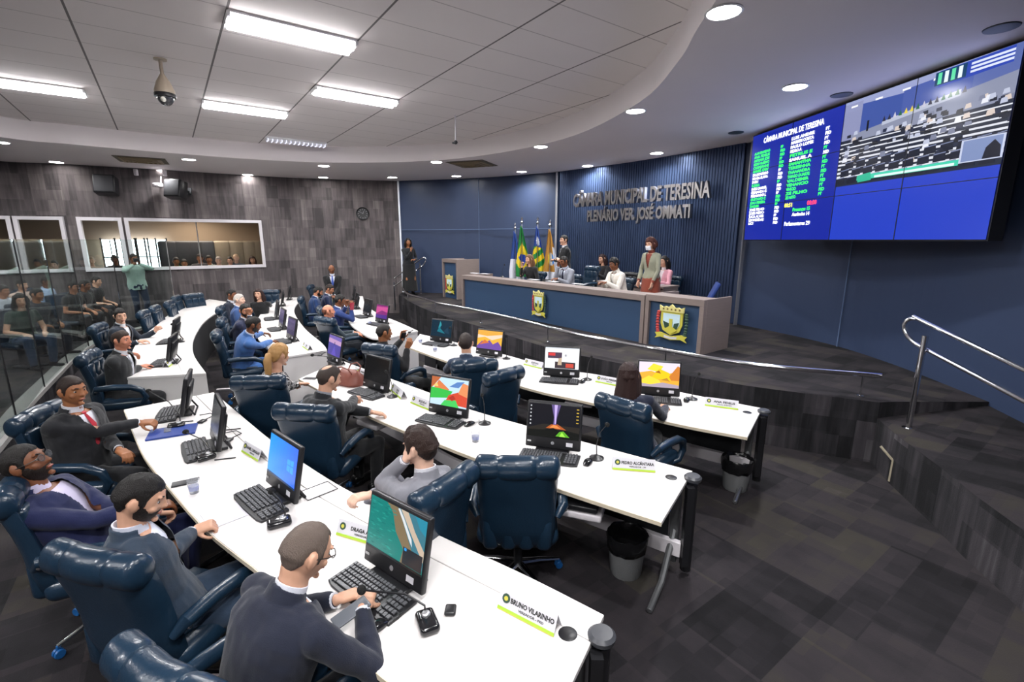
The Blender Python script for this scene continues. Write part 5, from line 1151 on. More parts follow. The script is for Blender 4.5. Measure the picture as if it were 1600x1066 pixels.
    for sd, h, hd, hn, cu in ((-1, hl, hld, hln, curl[0]), (1, hr, hrd, hrn, curl[1])):
        Sj = cS+qS @ V((sd*sw, -.01*s, 0)); W = tolocal(h, (sd*.14, .30, pz+.13)) ; l1, l2 = .285*s, .255*s
        D = W-Sj; L_ = D.length
        if L_ > (l1+l2)*.985: W = Sj+D.normalized()*(l1+l2)*.985; D = W-Sj; L_ = D.length
        if L_ < .12: L_ = .12
        aa = (l1*l1-l2*l2+L_*L_)/(2*L_); hh = math.sqrt(max(0, l1*l1-aa*aa)); u = D.normalized()
        ev = V((sd*elbow[0], elbow[1], elbow[2])); ev = (ev-u*ev.dot(u)).normalized(); E = Sj+u*aa+ev*hh
        fd = (W-E).normalized(); hdv = V(hd) if hd else (fd*.7+V((-sd*.25, .5, -.25 if not stand else -.5))).normalized()
        hnv = V(hn) if hn else V((sd*.2, -.1, 1))
        if abs(hdv.normalized().dot(hnv.normalized())) > .9: hnv = V((sd, 0, .3))
        arms.append((Sj, E, W, hdv, hnv, cu, sd))
    # ---- legs
    legl = []
    for sd in (-1, 1):
        Hj = P0+q1 @ V((sd*.088*s, 0, -.03*s)); A_ = tolocal(feet[0 if sd < 0 else 1] if feet else None, (sd*(.10 if stand else .13), .0 if stand else .40, .085)); l1, l2 = .43*s, .42*s
        D = A_-Hj; L_ = D.length
        if L_ > (l1+l2)*.995: A_ = Hj+D.normalized()*(l1+l2)*.995; D = A_-Hj; L_ = D.length
        aa = (l1*l1-l2*l2+L_*L_)/(2*L_); hh = math.sqrt(max(0, l1*l1-aa*aa)); u = D.normalized(); kv = V((sd*kneeout, .8 if stand else .5, .15 if stand else 1.0)); kv = (kv-u*kv.dot(u)).normalized()
        legl.append((Hj, Hj+u*aa+kv*hh, A_, sd))
    # ---- body: head, neck, torso, arms with hands and legs in one surface
    g = G(); headgeo(g, HT, fem, s); torso(g, -.022*s, t1=.52)
    limb(g, [nb-qn @ V((0, .01*s, .05*s)), nb, hc+qh @ V((0, -.022*s, -.05*s))], [.062*s, .056*s if not fem else .047*s, .056*s if not fem else .047*s])
    for Sj, E, W, hd, hn, cu, sd in arms:
        limb(g, [Sj, E, E.lerp(W, .35), W], [.046*s, .037*s, .036*s, .024*s]); hand(g, W+hd.normalized()*.012*s, hd, hn, sd, cu, s*(1 if not fem else .92))
    for Hj, K, A_, sd in legl: limb(g, [Hj, K, K.lerp(A_, .3), A_], [.07*s, .048*s, .046*s, .034*s])
    link(remesh(g, hvox or vox*.85, 2), 'body', skinmat(skin), root)
    # ---- upper garment
    if jacket:
        g = G(); torso(g, .012*s, t1=.50 if openv else .505); ra = (.062, .052, .048, .040) if not fem else (.052, .043, .040, .034)
        for Sj, E, W, hd, hn, cu, sd in arms:
            we = W-(W-E).normalized()*.03*s
            if sleeves: limb(g, [cS+qS @ V((sd*sw*.55, -.005*s, .012*s)), Sj, Sj.lerp(E, .5), E, E.lerp(we, .5), we], [ra[0]*1.05*s, ra[0]*s, ra[0]*.93*s, ra[1]*s, ra[2]*s, ra[3]*s])
            else: limb(g, [Sj, Sj.lerp(E, .45)], [ra[0]*s, ra[0]*.95*s])
        if not fem or lapel:
            c_, q_ = sp(.515); R_ = []
            for rr, zz in ((.090,-.05), (.074,.020), (.062,.020), (.062,-.05)): R_.append([c_+q_ @ V((rr*s*math.cos(a), rr*s*.95*math.sin(a)-.012*s, (zz-.02*math.sin(a))*s)) for a in [2*math.pi*k/24 for k in range(24)]])
            g.rings(R_, cap=False, closed=True)
        me = remesh(g, vox, 2)
        folds(me, lambda c: (_mn.noise(c*9+V((len(label), 0, 0)))*.006+_mn.noise(V((c.x*22, c.y*22, c.z*14)))*.0045)*s)
        if openv:
            import bmesh
            bm = bmesh.new(); bm.from_mesh(me); kill = []
            for f in bm.faces:
                c_ = f.calc_center_median(); b = min(range(0, 60, 3), key=lambda i: (path[14+i][0]-c_).length_squared); t = b/100
                lc = path[14+b][1].inverted() @ (c_-path[14+b][0]); tt = t+lc.z/s
                if .02 < lc.y < .158*s*(1+(build-1)*1.5) and tt > .22 and abs(lc.x) < (.012+.24*max(0, tt-.22))*s*.95 and abs(lc.x) < .075*s: kill.append(f)
            bmesh.ops.delete(bm, geom=kill, context='FACES'); bm.to_mesh(me); bm.free()
        link(me, 'jacket' if openv else 'top', cloth(jacket), root)
    # ---- shirt, cuffs
    if shirt and openv:
        g = G(); torso(g, -.012*s, t0=.0, t1=.475); c_, q_ = sp(.525)
        R_ = []
        for rr, zz in ((.062,-.02), (.063,.036), (.056,.036), (.056,-.02)): R_.append([c_+q_ @ V((rr*s*math.cos(a), rr*s*math.sin(a)-.008*s, (zz-.012*math.sin(a))*s)) for a in [2*math.pi*k/24 for k in range(24)]])
        g.rings(R_, cap=False, closed=True)
        if sleeves:
            for Sj, E, W, hd, hn, cu, sd in arms:
                u = (W-E).normalized(); g2 = G(); g2.tube([W-u*.05*s, W-u*.004*s], .033*s, 14); mk('cuff', g2, cloth(shirt, .8), root, smooth=70)
        mk('shirt', g, cloth(shirt, .8), root, smooth=70)
        if tie:
            g = G(); R_ = []
            for t, w_ in ((.505,.018), (.49,.020), (.48,.013), (.40,.022), (.30,.030), (.20,.036), (.14,.036), (.10,.004)):
                c_, q_ = sp(t); dd = next((b_[2] for b_ in prof if b_[0] >= t-1e-6), .1)*(1+(build-1)*1.5)*s; y = dd+.004*s-.012*s
                R_.append([c_+q_ @ V((x*w_*s, y+o_, 0)) for x, o_ in ((-1,0), (0,.006), (1,0), (0,-.004))])
            g.rings(R_); mk('tie', g, cloth(tie, .5), root, smooth=60)
    # ---- trousers or skirt
    if dress or skirt:
        g = G(); torso(g, .010*s, t1=.10 if skirt else .5); top = sp(.05)[0]; hem = V((0, .02, .12 if skirt is None else .12)); R_ = []
        for k in range(7):
            t = k/6; c_ = P0.lerp(V((P0.x, P0.y+.0, .13)), t); R_.append([c_+V(((.19+.05*t)*s*math.cos(a)*(1+.05*math.sin(9*a)*t), (.14+.09*t)*s*math.sin(a)*(1+.05*math.cos(7*a)*t), 0)) for a in [2*math.pi*i/36 for i in range(36)]])
        g.rings(R_); link(remesh(g, vox, 2), 'skirt', cloth(dress or skirt), root)
    elif legs:
        g = G(); torso(g, .010*s, t1=.06)
        for Hj, K, A_, sd in legl:
            limb(g, [Hj, Hj.lerp(K, .5), K, K.lerp(A_, .5), A_.lerp(K, .04)], [.097*s*build, .085*s, .068*s, .060*s, .052*s])
        me = remesh(g, vox*1.15, 2)
        folds(me, lambda c: _mn.noise(V((c.x*16, c.y*16, c.z*12)))*.006*s)
        link(me, 'trousers', cloth(trousers), root)
    for Hj, K, A_, sd in legl:
        g = G(); f = V((A_.x-Hj.x, A_.y-Hj.y, 0)) if not stand else V((sd*.2, 1, 0)); f = V((sd*.15, 1, 0)) if f.length < .1 else f.normalized()
        x = V((f.y, -f.x, 0)).normalized(); fy = V((-x.y, x.x, 0)); Tm = frame3(x, fy, V((0, 0, 1)), V((A_.x, A_.y, A_.z-.085)))
        g.rbox((0, .06*s, .035*s), (.095*s, .27*s, .065*s), .03*s, Tm); g.rbox((0, -.02*s, .07*s), (.085*s, .13*s, .09*s), .035*s, Tm); mk('shoe', g, mat('shoe_'+shoes, hx(shoes), .35), root)
    # ---- head details
    if hair:
        mk('hair', hairgeo(hair, HT, s, fem, hairth, seed=len(label)*1.7), hairmat(haircol), root, smooth=80)
    if longhair:
        g = G(); R_ = []; n_ = 9
        for k in range(n_+1):
            t = k/n_; z = .075-t*(longhair+.075); yb = -.050-.035*ss(.1, .6, t); w_ = (.078+.030*math.sin(t*2.6))*(1-.35*ss(.8, 1, t)); d_ = (.060+.004*t)*(1-.3*ss(.8, 1, t))
            cpos = hc+qh @ V((0, yb*s, min(z, .05)*s*0)) if False else (hc+(qh @ V((0, yb, .03))*s)+V((0, 0, (z-.03)*s)) if z < .03 else hc+qh @ V((0, yb*s, z*s)))
            R_.append([cpos+qh @ V((w_*s*math.cos(a), d_*s*math.sin(a)*(1 if math.sin(a) < 0 else .7), 0))*(1+.05*math.sin(a*7+t*2)+.03*math.sin(a*13)) if False else cpos+(qh @ V((w_*s*math.cos(a)*(1+.05*math.sin(a*7+t)), d_*s*math.sin(a)*(1+.07*math.sin(a*9)), 0))) for a in [2*math.pi*i/40 for i in range(40)]])
        g.rings(R_)
        for q in (-1, 1): g.tube([hc+qh @ V((q*.062*s, .035*s, .075*s)), hc+qh @ V((q*.082*s, .02*s, .0)), hc+qh @ V((q*.085*s, .0, -.08*s)), hc+qh @ V((q*.088*s, -.01*s, -min(.2, longhair)*s))], [.018*s, .026*s, .028*s, .014*s], 10)
        for i_, v_ in enumerate(g.v): n_ = .006*_mn.noise(V((v_.x*45, v_.y*45, v_.z*5))); g.v[i_] = v_+V((v_.x-hc.x, v_.y-hc.y, 0)).normalized()*n_
        mk('long_hair', g, hairmat(haircol), root, smooth=80)
    if pony:
        g = G(); Pn = [hc+qh @ V((0, -.085*s, .02*s)), hc+qh @ V((0, -.115*s, .01*s)), hc+qh @ V((.01, -.135*s, -.05*s)), hc+qh @ V((.015, -.125*s, -.13*s)), hc+qh @ V((.01, -.115*s, -.2*s)), hc+qh @ V((.01, -.11*s, -(pony+.02)*s))]
        g.tube(Pn, [.02, .034, .040, .036, .028, .006], 14); mk('ponytail', g, hairmat(haircol), root, smooth=80)
    if beard:
        g = G(); n, m = 44, 26; R_ = []
        for i in range(m+1):
            t = math.pi*max(.004, min(.996, i/m)); row = []
            for k in range(n):
                d = V((math.sin(t)*math.sin(2*math.pi*k/n), math.sin(t)*math.cos(2*math.pi*k/n), math.cos(t))); a = abs(math.atan2(d.x, d.y))
                lo = -.25-.05*ss(.3, .6, a)+.32*ss(.7, 1.35, a); M_ = ss(lo+.05, lo-.14, d.z)*(1-ss(1.5, 1.75, a))
                if a < .30 and -.55 < d.z < -.43: M_ *= .05
                M_ *= 1+.3*_mn.noise(d*14); row.append(HT @ (hp(d, fem)*s+d*(-.005+.0085*M_)*s))
            R_.append(row)
        g.rings(R_); mk('beard', g, hairmat(beard), root, smooth=80)
    if face:
        for q in (-1, 1):
            g = G(); g.ball(V((q*.030, .0715, .010))*s, (.0125*s, .010*s, .0085*s), HT, 10, 7); e = mk('eye', g, mat('eye_white', (.33, .32, .31), .3), root)
            g = G(); g.ball(V((q*.030, .0798, .009))*s, (.0058*s, .0035*s, .0062*s), HT, 8, 6); mk('iris', g, mat('iris_dark', (.02, .012, .008), .2), e)
            g = G(); g.tube([HT @ (V((q*x, y, z))*s) for x, y, z in ((.014,.0905,.031), (.030,.089,.038), (.047,.076,.032))], [.0035*s, .0042*s, .0025*s], 6); mk('eyebrow', g, hairmat(haircol if hair else '3a2a20'), root)
        g = G(); g.ball(V((0,.0905,-.0545))*s, (.022*s, .007*s, .0062*s), HT, 12, 7); mk('mouth', g, mat('lips', hx('8a4a42'), .45), root)
    if glasses:
        g = G()
        for q in (-1, 1):
            g.tube([HT @ (V((q*.031+.024*math.cos(a), .100-.004*abs(math.cos(a)), .010+.017*math.sin(a)))*s) for a in [2*math.pi*i/16 for i in range(16)]], .0018*s, 6, closed=True)
            g.tube([HT @ (V(p_)*s) for p_ in ((q*.055,.098,.014), (q*.078,.05,.012), (q*.083,-.01,.010))], .0022*s, 6)
        g.tube([HT @ (V(p_)*s) for p_ in ((-.008,.102,.014), (.008,.102,.014))], .002*s, 6); gl = mk('glasses', g, mat('glasses_frame', (.03, .025, .02), .3), root)
        g = G(); [g.lathe([(.001,0), (.023*s,0), (.023*s,.001)], n=14, T=HT @ MX.Translation(V((q*.031,.099,.010))*s) @ MX.Rotation(-math.pi/2, 4, 'X')) for q in (-1, 1)]; mk('lenses', g, mat('lens_glass', (.2, .22, .25), .08, alpha=.14, spec=.3), gl)
    if mask:
        g = G(); R_ = []
        for i in range(9):
            z = -.012-.078*i/8; R_.append([HT @ (V((.062*math.sin(a), .066+.052*math.cos(a)*(1-.3*abs(i-3)/6), z))*s) for a in [(-1.25+2.5*k/12) for k in range(13)]]+[HT @ (V((.058*math.sin(a), .050+.052*math.cos(a)*(1-.3*abs(i-3)/6), z))*s) for a in [(1.25-2.5*k/12) for k in range(13)]])
        g.rings(R_); mk('face_mask', g, mat('mask_white', hx(mask), .8), root, smooth=60)
    root['_p'] = 0; del root['_p']
    return dict(root=root, loc=loc, az=az, hc=hc, floor=floor)
def seated(label, chairlabel=None, caz=None, coff=.07, cside=0, **k):
    r = person(label, **k)
    if chairlabel:
        a = math.radians(caz if caz is not None else k.get('az', 0)); x = r['loc'][0]+math.sin(a)*coff+math.cos(a)*cside; y = r['loc'][1]+math.cos(a)*coff-math.sin(a)*cside
        chair(x, y, caz if caz is not None else k.get('az', 0), chairlabel, r['floor'])
    return r
# chairs of the rows
SEATS = {}
SEATS['p1'] = chair_top(243, 1062, 25, 'blue chair of the grey-haired man in navy, cut by the bottom edge of the photo')
SEATS['p2'] = chair_roll((70,864), (216,895), 'blue chair with shiny headrest under the bearded man in the slate blue suit')
SEATS['p3'] = chair_top(22, 838, 62, 'blue chair at the left frame edge under the man leaning back')
SEATS['p4'] = chair_top(66, 672, 78, 'blue chair under the man with the bright red tie')
SEATS['p5'] = chair_top(122, 566, 66, 'blue chair under the older man in charcoal at the far left counter')
SEATS['p6'] = chair_top(155, 520, 68, 'blue chair under the younger dark-haired man by the glass partition')
SEATS['slouch'] = chair_roll((652,790), (742,732), 'blue chair turned sideways behind the slouching man in grey')
SEATS['heavy'] = chair_roll((424,640), (520,645), 'blue chair right behind the man in black with the thinning crown')
SEATS['blonde'] = chair_roll((358,597), (445,595), 'blue chair right behind the blonde woman in the patterned top')
SEATS['lblue'] = chair_top(336, 523, 60, 'blue chair under the man in the light blue suit')
SEATS['rtie'] = chair_top(345, 492, 64, 'blue chair behind the man with the red tie at the middle back counter')
SEATS['silver'] = chair_top(352, 474, 66, 'small blue chair behind the silver-haired man')
SEATS['cobalt'] = chair_top(473, 462, 70, 'blue chair under the bearded man in cobalt blue')
SEATS['deep'] = chair_top(500, 484, 60, 'blue chair behind the man in the deep blue suit')
SEATS['bald'] = chair_roll((484,512), (516,517), 'blue chair under the bald reddish man leaning back')
SEATS['lift'] = chair_roll((568,542), (614,547), 'blue chair under the man in black lifting a phone')
SEATS['slate'] = chair_roll((706,572), (778,568), 'blue chair right behind the man in the slate navy suit')
SEATS['long'] = chair_roll((928,621), (1016,646), 'blue chair under the long-haired woman at the desk by the dais')
N1 = .0062
# -------- nearest row
seated('grey-haired man in navy suit nearest the camera, seen from behind, typing on phone', None, sit='p1', head_px=(478,864), az=33, seat=.50, lean=16, lean2=24, head=(10,26,0), hl=(525,938,.80), hr=(566,952,.80), hld=(.3,1,-.15), hrd=(-.6,.8,-.1), curl=(.7,.8), skin='light', jacket='11172a', shirt='d9dbe6', trousers='14161d', hair='recede', haircol='655850', hairth=.005, glasses=True, vox=N1, s=1.0, build=1.06, elbow=(.9,-.2,-.6))
phone(549, 958, 48, 'grey phone held by the grey-haired man in navy', .80, mat('grey_phone', (.12, .13, .15), .25), tilt=12)
seated('laughing bearded man in a slate blue suit, second along the nearest desk', None, sit='p2', head_px=(219,780), az=52, seat=.50, lean=8, lean2=20, head=(14,20,0), hl=(245,800,.70), hr=(305,828,.76), hrd=(.2,1,.2), curl=(.9,1.2), skin='light', jacket='213143', shirt='cfd3e2', trousers='2a3b50', hair='short', haircol='120e0d', hairth=.0085, beard='1c1512', vox=N1, s=1.0, build=1.05)
seated('laughing man with glasses leaning back in a royal blue suit at the left edge', None, sit='p3', head_px=(42,726), az=70, seat=.46, lean=-26, lean2=-22, head=(4,-20,0), hl=(.12,.32,.72), hr=(.0,.36,.74), curl=(.7,.7), skin='brown', jacket='121a44', shirt='c8c0da', trousers='141d48', hair='buzz', haircol='15110f', hairth=.007, glasses=True, beard='20160f', vox=N1, s=1.02, build=1.08)
seated('man in a black suit with a bright red tie, reaching for the desk', None, sit='p4', head_px=(113,611), az=78, seat=.50, lean=-6, lean2=2, head=(18,2,0), hl=(.10,.30,.72), hr=(256,658,.80), hrd=(.1,1,.0), curl=(.6,.9), skin='tan', jacket='16171c', shirt='d6d6de', trousers='121318', hair='buzz', haircol='2a1c16', hairth=.006, tie='b81f33', vox=.0072, s=1.02, build=1.1, twist=8)
seated('older man in a charcoal suit and grey tie at the far left counter', None, sit='p5', head_px=(190,532), az=72, seat=.50, lean=4, lean2=8, head=(16,2,0), hl=(203,548,.80), hr=(218,573,.80), curl=(.5,.5), skin='red', jacket='2a2b2d', shirt='d5d7dd', trousers='1c1d20', hair='crown', haircol='3a2a22', hairth=.008, tie='a9abb3', vox=.0078)
seated('younger dark-haired man in navy facing the camera side by the glass', None, sit='p6', head_px=(188,494), az=78, seat=.50, lean=2, lean2=6, head=(46,6,0), hl=(243,518,.85), hr=(.2,.34,.80), hld=(.2,.5,.9), curl=(.9,.6), skin='light', jacket='18222f', shirt='d8dae0', trousers='16181f', hair='short', haircol='16110f', vox=.0085, face=True)
# -------- middle row
seated('young man in a pale grey suit slouching across two chairs, hand at his face', None, sit='slouch', head_px=(656,700), az=-62, seat=.48, lean=-14, lean2=2, head=(-2,8,0), hl=(634,718,1.10), hr=(-.10,.22,.86), hld=(.3,-.3,.9), hrd=(-.9,.2,.2), curl=(.9,.9), skin='pale', jacket='7a7a82', shirt='cfcfd6', trousers='777780', hair='short', haircol='2b1a14', hairth=.018, vox=.0072, feet=[(-.10,.45,.085),(-.16,.40,.56)], elbow=(.5,.1,-1))
seated('heavy man in a black suit with a thinning crown, seen from behind', None, sit='heavy', head_px=(514,592), az=36, seat=.50, lean=12, lean2=22, head=(8,16,0), hl=(.18,.42,.80), hr=(572,610,.80), curl=(.5,.8), skin='light', jacket='121419', shirt='8d8f98', trousers='101115', hair='crown', haircol='3b302a', hairth=.007, vox=.0078, build=1.16, elbow=(.9,-.1,-.6))
BLONDE = seated('woman with blonde ponytail in a black and white patterned top', None, sit='blonde', head_px=(436,556), az=34, seat=.50, fem=1, lean=8, lean2=14, head=(-6,10,0), hl=(468,600,.76), hr=(462,602,.70), curl=(.6,.6), skin='light', jacket='b9b5b5', shirt=None, openv=False, lapel=False, trousers='20222a', hair='short', haircol='b58a55', hairth=.016, pony=.26, vox=.008)
seated('man in a light royal blue suit leaning on the middle back counter', None, sit='lblue', head_px=(396,508), az=60, seat=.50, lean=16, lean2=26, head=(0,18,0), hl=(428,520,.80), hr=(433,532,.80), curl=(.5,.5), skin='brown', jacket='3a629c', shirt='cfd6e6', trousers='3a66a6', hair='short', haircol='130f0d', beard='1b1410', vox=.0085, elbow=(.6,-.2,-.9))
seated('man in a dark navy suit with a red tie, hand at his cheek', None, sit='rtie', head_px=(383,486), az=84, seat=.50, lean=6, lean2=12, head=(44,6,0), hl=(390,492,1.12), hr=(352,532,.62), hld=(0,.1,1), hrd=(0,0,-1), curl=(1.1,.6), skin='mid', jacket='1d2440', shirt='e0e2ea', trousers='181c2e', hair='short', haircol='17120f', tie='b02038', beard='1c1512', vox=.009)
seated('silver-haired man in a blue suit behind the man with the red tie', None, sit='silver', head_px=(374,469), az=70, seat=.50, lean=4, lean2=8, head=(14,2,0), skin='pale', jacket='2b4674', shirt='d6dae4', trousers='20283c', hair='short', haircol='b9b1aa', hairth=.008, vox=.010)
seated('dark-haired person half hidden behind the silver-haired man', None, head_px=(362,461), az=90, seat=.50, lean=4, head=(0,5,0), skin='brown', jacket='1b2030', trousers='15171c', hair='short', haircol='100c0b', vox=.011)
seated('woman in black with long dark reddish hair facing the camera at the far counter end', None, head_px=(404,460), az=170, seat=.50, fem=1, lean=6, head=(4,0,0), hl=(427,470,.80), hr=(395,478,.80), skin='light', jacket='0e0e11', shirt=None, openv=False, lapel=False, trousers='101014', hair='short', haircol='2a1512', longhair=.24, vox=.0095)
# -------- row nearest the dais
seated('bearded man in a cobalt blue suit looking down, at the dais-side counter', None, sit='cobalt', head_px=(497,456), az=62, seat=.50, lean=0, lean2=10, head=(0,26,0), skin='mid', jacket='14305c', shirt='dfe1ea', trousers='16264c', hair='short', haircol='130f0d', beard='18110e', vox=.009, openv=True)
seated('man in navy with a pale tie beside the bearded man in cobalt', None, head_px=(515,452), az=75, seat=.50, lean=0, lean2=6, head=(10,20,0), skin='mid', jacket='182445', shirt='e2e4ea', trousers='151a2a', hair='short', haircol='2a1f19', tie='b9b873', vox=.009)
seated('man in a deep blue suit raising a red phone to his face', None, sit='deep', head_px=(531,470), az=66, seat=.50, lean=10, lean2=18, head=(0,14,0), hl=(541,478,1.10), hr=(548,480,1.06), hld=(0,.2,1), hrd=(0,.2,1), curl=(.9,.9), skin='brown', jacket='182f66', shirt='dfe1ea', trousers='182a58', hair='short', haircol='120e0c', vox=.009)
phone(550, 479, 150, 'red phone held up by the man in the deep blue suit', 1.12, mat('red_phone', hx('a3203a'), .3), tilt=70)
seated('bald reddish man in a dark green-grey suit leaning back with crossed legs', None, sit='bald', head_px=(513,487), az=62, seat=.48, lean=-22, lean2=-14, head=(4,-2,0), hl=(.0,.26,.74), hr=(.14,.30,.72), skin='red', jacket='26323a', shirt='cfd3da', trousers='1a212b', hair='bald', haircol='6e3f2c', hairth=.004, vox=.0088, feet=[(-.1,.46,.085),(.05,.85,.42)])
seated('man in a black suit seen from the side, lifting a phone above the desk', None, sit='lift', head_px=(600,520), az=52, seat=.50, lean=-4, lean2=4, head=(4,4,0), hl=(628,531,.98), hr=(636,545,.98), hld=(0,.2,1), hrd=(.2,.3,1), curl=(.6,.7), skin='tan', jacket='0f1013', shirt='26272b', trousers='0e0f12', hair='buzz', haircol='1d1714', hairth=.006, vox=.0085, build=1.08, feet=[(-.1,.6,.085),(.12,.66,.085)])
phone(630, 527, 140, 'black phone in the raised hand of the man in black', 1.02, BLACK, tilt=60)
seated('man in a slate navy suit seen from behind at the desk by the dais', None, sit='slate', head_px=(728,537), az=20, seat=.50, lean=6, lean2=12, head=(-22,6,0), hl=(696,578,.70), hr=(.16,.34,.8), skin='light', jacket='24334a', shirt='c9ccd6', trousers='171b26', hair='short', haircol='2a1d17', hairth=.009, vox=.0085, build=1.05)
seated('woman with long dark brown hair in a navy jacket, seen from behind', None, sit='long', head_px=(982,590), az=16, seat=.50, fem=1, lean=6, lean2=10, head=(4,8,0), hl=(.02,.40,.80), hr=(1040,636,.80), curl=(.4,.5), skin='light', jacket='151b30', shirt=None, openv=False, lapel=False, trousers='12141c', hair='short', haircol='2a1410', hairth=.016, longhair=.44, vox=.0078)
def pattern():
    m = mat('patterned_knit', (.5, .5, .5), .85); nt = m.node_tree; v = nt.nodes.new('ShaderNodeTexVoronoi'); v.inputs['Scale'].default_value = 42; r_ = nt.nodes.new('ShaderNodeValToRGB'); r_.color_ramp.interpolation = 'CONSTANT'
    r_.color_ramp.elements[0].color = (.55, .53, .52, 1); r_.color_ramp.elements[1].color = (.03, .03, .035, 1); r_.color_ramp.elements[1].position = .48
    tc = nt.nodes.new('ShaderNodeTexCoord'); nt.links.new(tc.outputs['Object'], v.inputs[0]); nt.links.new(v.outputs['Distance'], r_.inputs[0]); nt.links.new(r_.outputs[0], nt.nodes['Principled BSDF'].inputs['Base Color']); return m
for ch in BLONDE['root'].children:
    if ch.name.startswith('top'): ch.data.materials.clear(); ch.data.materials.append(pattern())
# -------- standing
person('man in black suit and blue tie standing with folded hands against the grey wall', head_px=(518,421), az=160, stand=True, s=.99, head=(8,4,0), hl=(-.02,.20,.86), hr=(.04,.22,.87), hld=(.6,.3,-.5), hrd=(-.6,.3,-.5), skin='brown', jacket='0d0e11', shirt='d6dae6', trousers='0c0d10', hair='bald', haircol='3a3532', hairth=.004, tie='2c4aa0', vox=.0095)
def standing_at(px, foot_y, z, **k): p = at(px, foot_y, z); return person(loc=(p.x, p.y), floor=z, stand=True, **k)
standing_at(641, 461, DZ, label='sign language interpreter in a long black outfit with one hand at her chin', az=150, fem=1, s=1.0, head=(0,0,0), hl=(-.12,.22,1.08), hr=(-.02,.20,1.34), hld=(.9,.2,.1), hrd=(0,-.1,1), curl=(.6,.7), skin='tan', jacket='0e1116', shirt=None, openv=False, lapel=False, skirt='0b0b0e', hair='short', haircol='120c0b', longhair=.18, vox=.009)
standing_at(224, 503, .25, label='photographer in a pale green shirt standing behind the glass partition', az=125, s=1.02, head=(-8,4,0), hl=(-.06,.20,1.50), hr=(.08,.20,1.48), hld=(.4,0,1), hrd=(-.4,0,1), curl=(1,1), skin='brown', jacket='93aaa0', shirt=None, openv=False, lapel=False, trousers='1d2a40', hair='short', haircol='1a1310', vox=.010, build=1.08, elbow=(1,.1,-.6))
_p = at(222, 404, 1.85); g = G(); g.rbox((0, 0, 0), (.14, .07, .10), .02); g.lathe([(.035,0), (.04,.12), (.001,.12)], T=MX.Rotation(math.pi/2, 4, 'X')); _q = at(224, 503, .25); _d = V((-math.sin(math.radians(125))*-1, math.cos(math.radians(125)), 0)); o = mk('photo_camera', g, BLACK, loc=_q+_d*.22+V((0, 0, 1.60))); o.rotation_euler.z = -math.radians(125); tag(o, 'black photo camera held up by the man in the pale green shirt', 'camera')
# -------- dais
GZ = DAZ+90; 
person('long blonde woman in black with chin on hand at the long dais desk', head_px=(827,410), behind=1.05, floor=DZ, az=GZ-4, fem=1, lean=10, head=(8,4,0), hr=(.0,.36,1.04), hrd=(0,0,1), curl=(.5,.9), skin='light', jacket='0e0f12', shirt=None, openv=False, lapel=False, trousers='101014', hair='short', haircol='6b4a30', longhair=.28, vox=.009)
person(head_px=(881,378), behind=1.9, floor=DZ, stand=True, label='tall man in black suit and black tie standing with arms crossed behind the dais desk', az=GZ+25, s=1.04, head=(-12,0,0), hl=(.10,.22,1.18), hr=(-.12,.22,1.22), hld=(.9,.1,.1), hrd=(-.9,.1,.1), skin='light', jacket='101216', shirt='e0e2ea', trousers='0e0f13', hair='short', haircol='14100e', tie='0d0d10', vox=.009)
person('man in a light grey suit holding his hand to his face at the dais desk', head_px=(881,416), behind=1.05, floor=DZ, az=GZ, lean=12, head=(6,12,0), hr=(.0,.32,1.10), hrd=(0,-.1,1), hl=(-.1,.42,.84), curl=(.5,1), skin='brown', jacket='81848e', shirt='cfd6e8', trousers='3a3c44', hair='buzz', haircol='14100e', tie='1d1f3a', vox=.009)
person('dark-haired woman in black seated at the back desk on the dais', head_px=(941,404), behind=2.75, floor=DZ, az=GZ+6, fem=1, lean=10, head=(0,8,0), hl=(-.1,.40,.86), hr=(.1,.38,.86), skin='light', jacket='121015', shirt=None, openv=False, lapel=False, trousers='101014', hair='short', haircol='2a1210', longhair=.22, vox=.009)
person('young man in a white jacket at the right part of the dais desk', head_px=(959,421), behind=1.15, floor=DZ, az=GZ+12, lean=16, head=(0,12,0), hl=(-.1,.42,.84), hr=(.05,.42,.84), skin='brown', jacket='d8d2c8', shirt='c9c4bc', trousers='22242c', hair='short', haircol='130f0e', hairth=.02, vox=.009)
person('standing woman with white face mask, sage blazer and rust dress on the dais', head_px=(1016,391), behind=1.45, floor=DZ, az=GZ+2, stand=True, fem=1, s=1.0, lean=4, head=(0,14,0), hl=(-.16,.16,.86), hr=(.17,.16,.88), hld=(0,.3,-1), hrd=(0,.3,-1), skin='light', jacket='8b8b78', shirt='7a3426', openv=True, lapel=False, skirt='7f3a28', hair='short', haircol='4a2218', hairth=.02, longhair=.10, mask='e6e8ee', vox=.009)
person('woman in a pink blazer seated at the right behind the standing woman', head_px=(1037,416), behind=2.55, floor=DZ, az=GZ+10, fem=1, lean=4, head=(0,4,0), hl=(-.12,.34,.80), hr=(.12,.34,.80), skin='light', jacket='c98f9c', shirt='cfc4c8', trousers='1a1a20', hair='short', haircol='160f0e', longhair=.20, vox=.009)
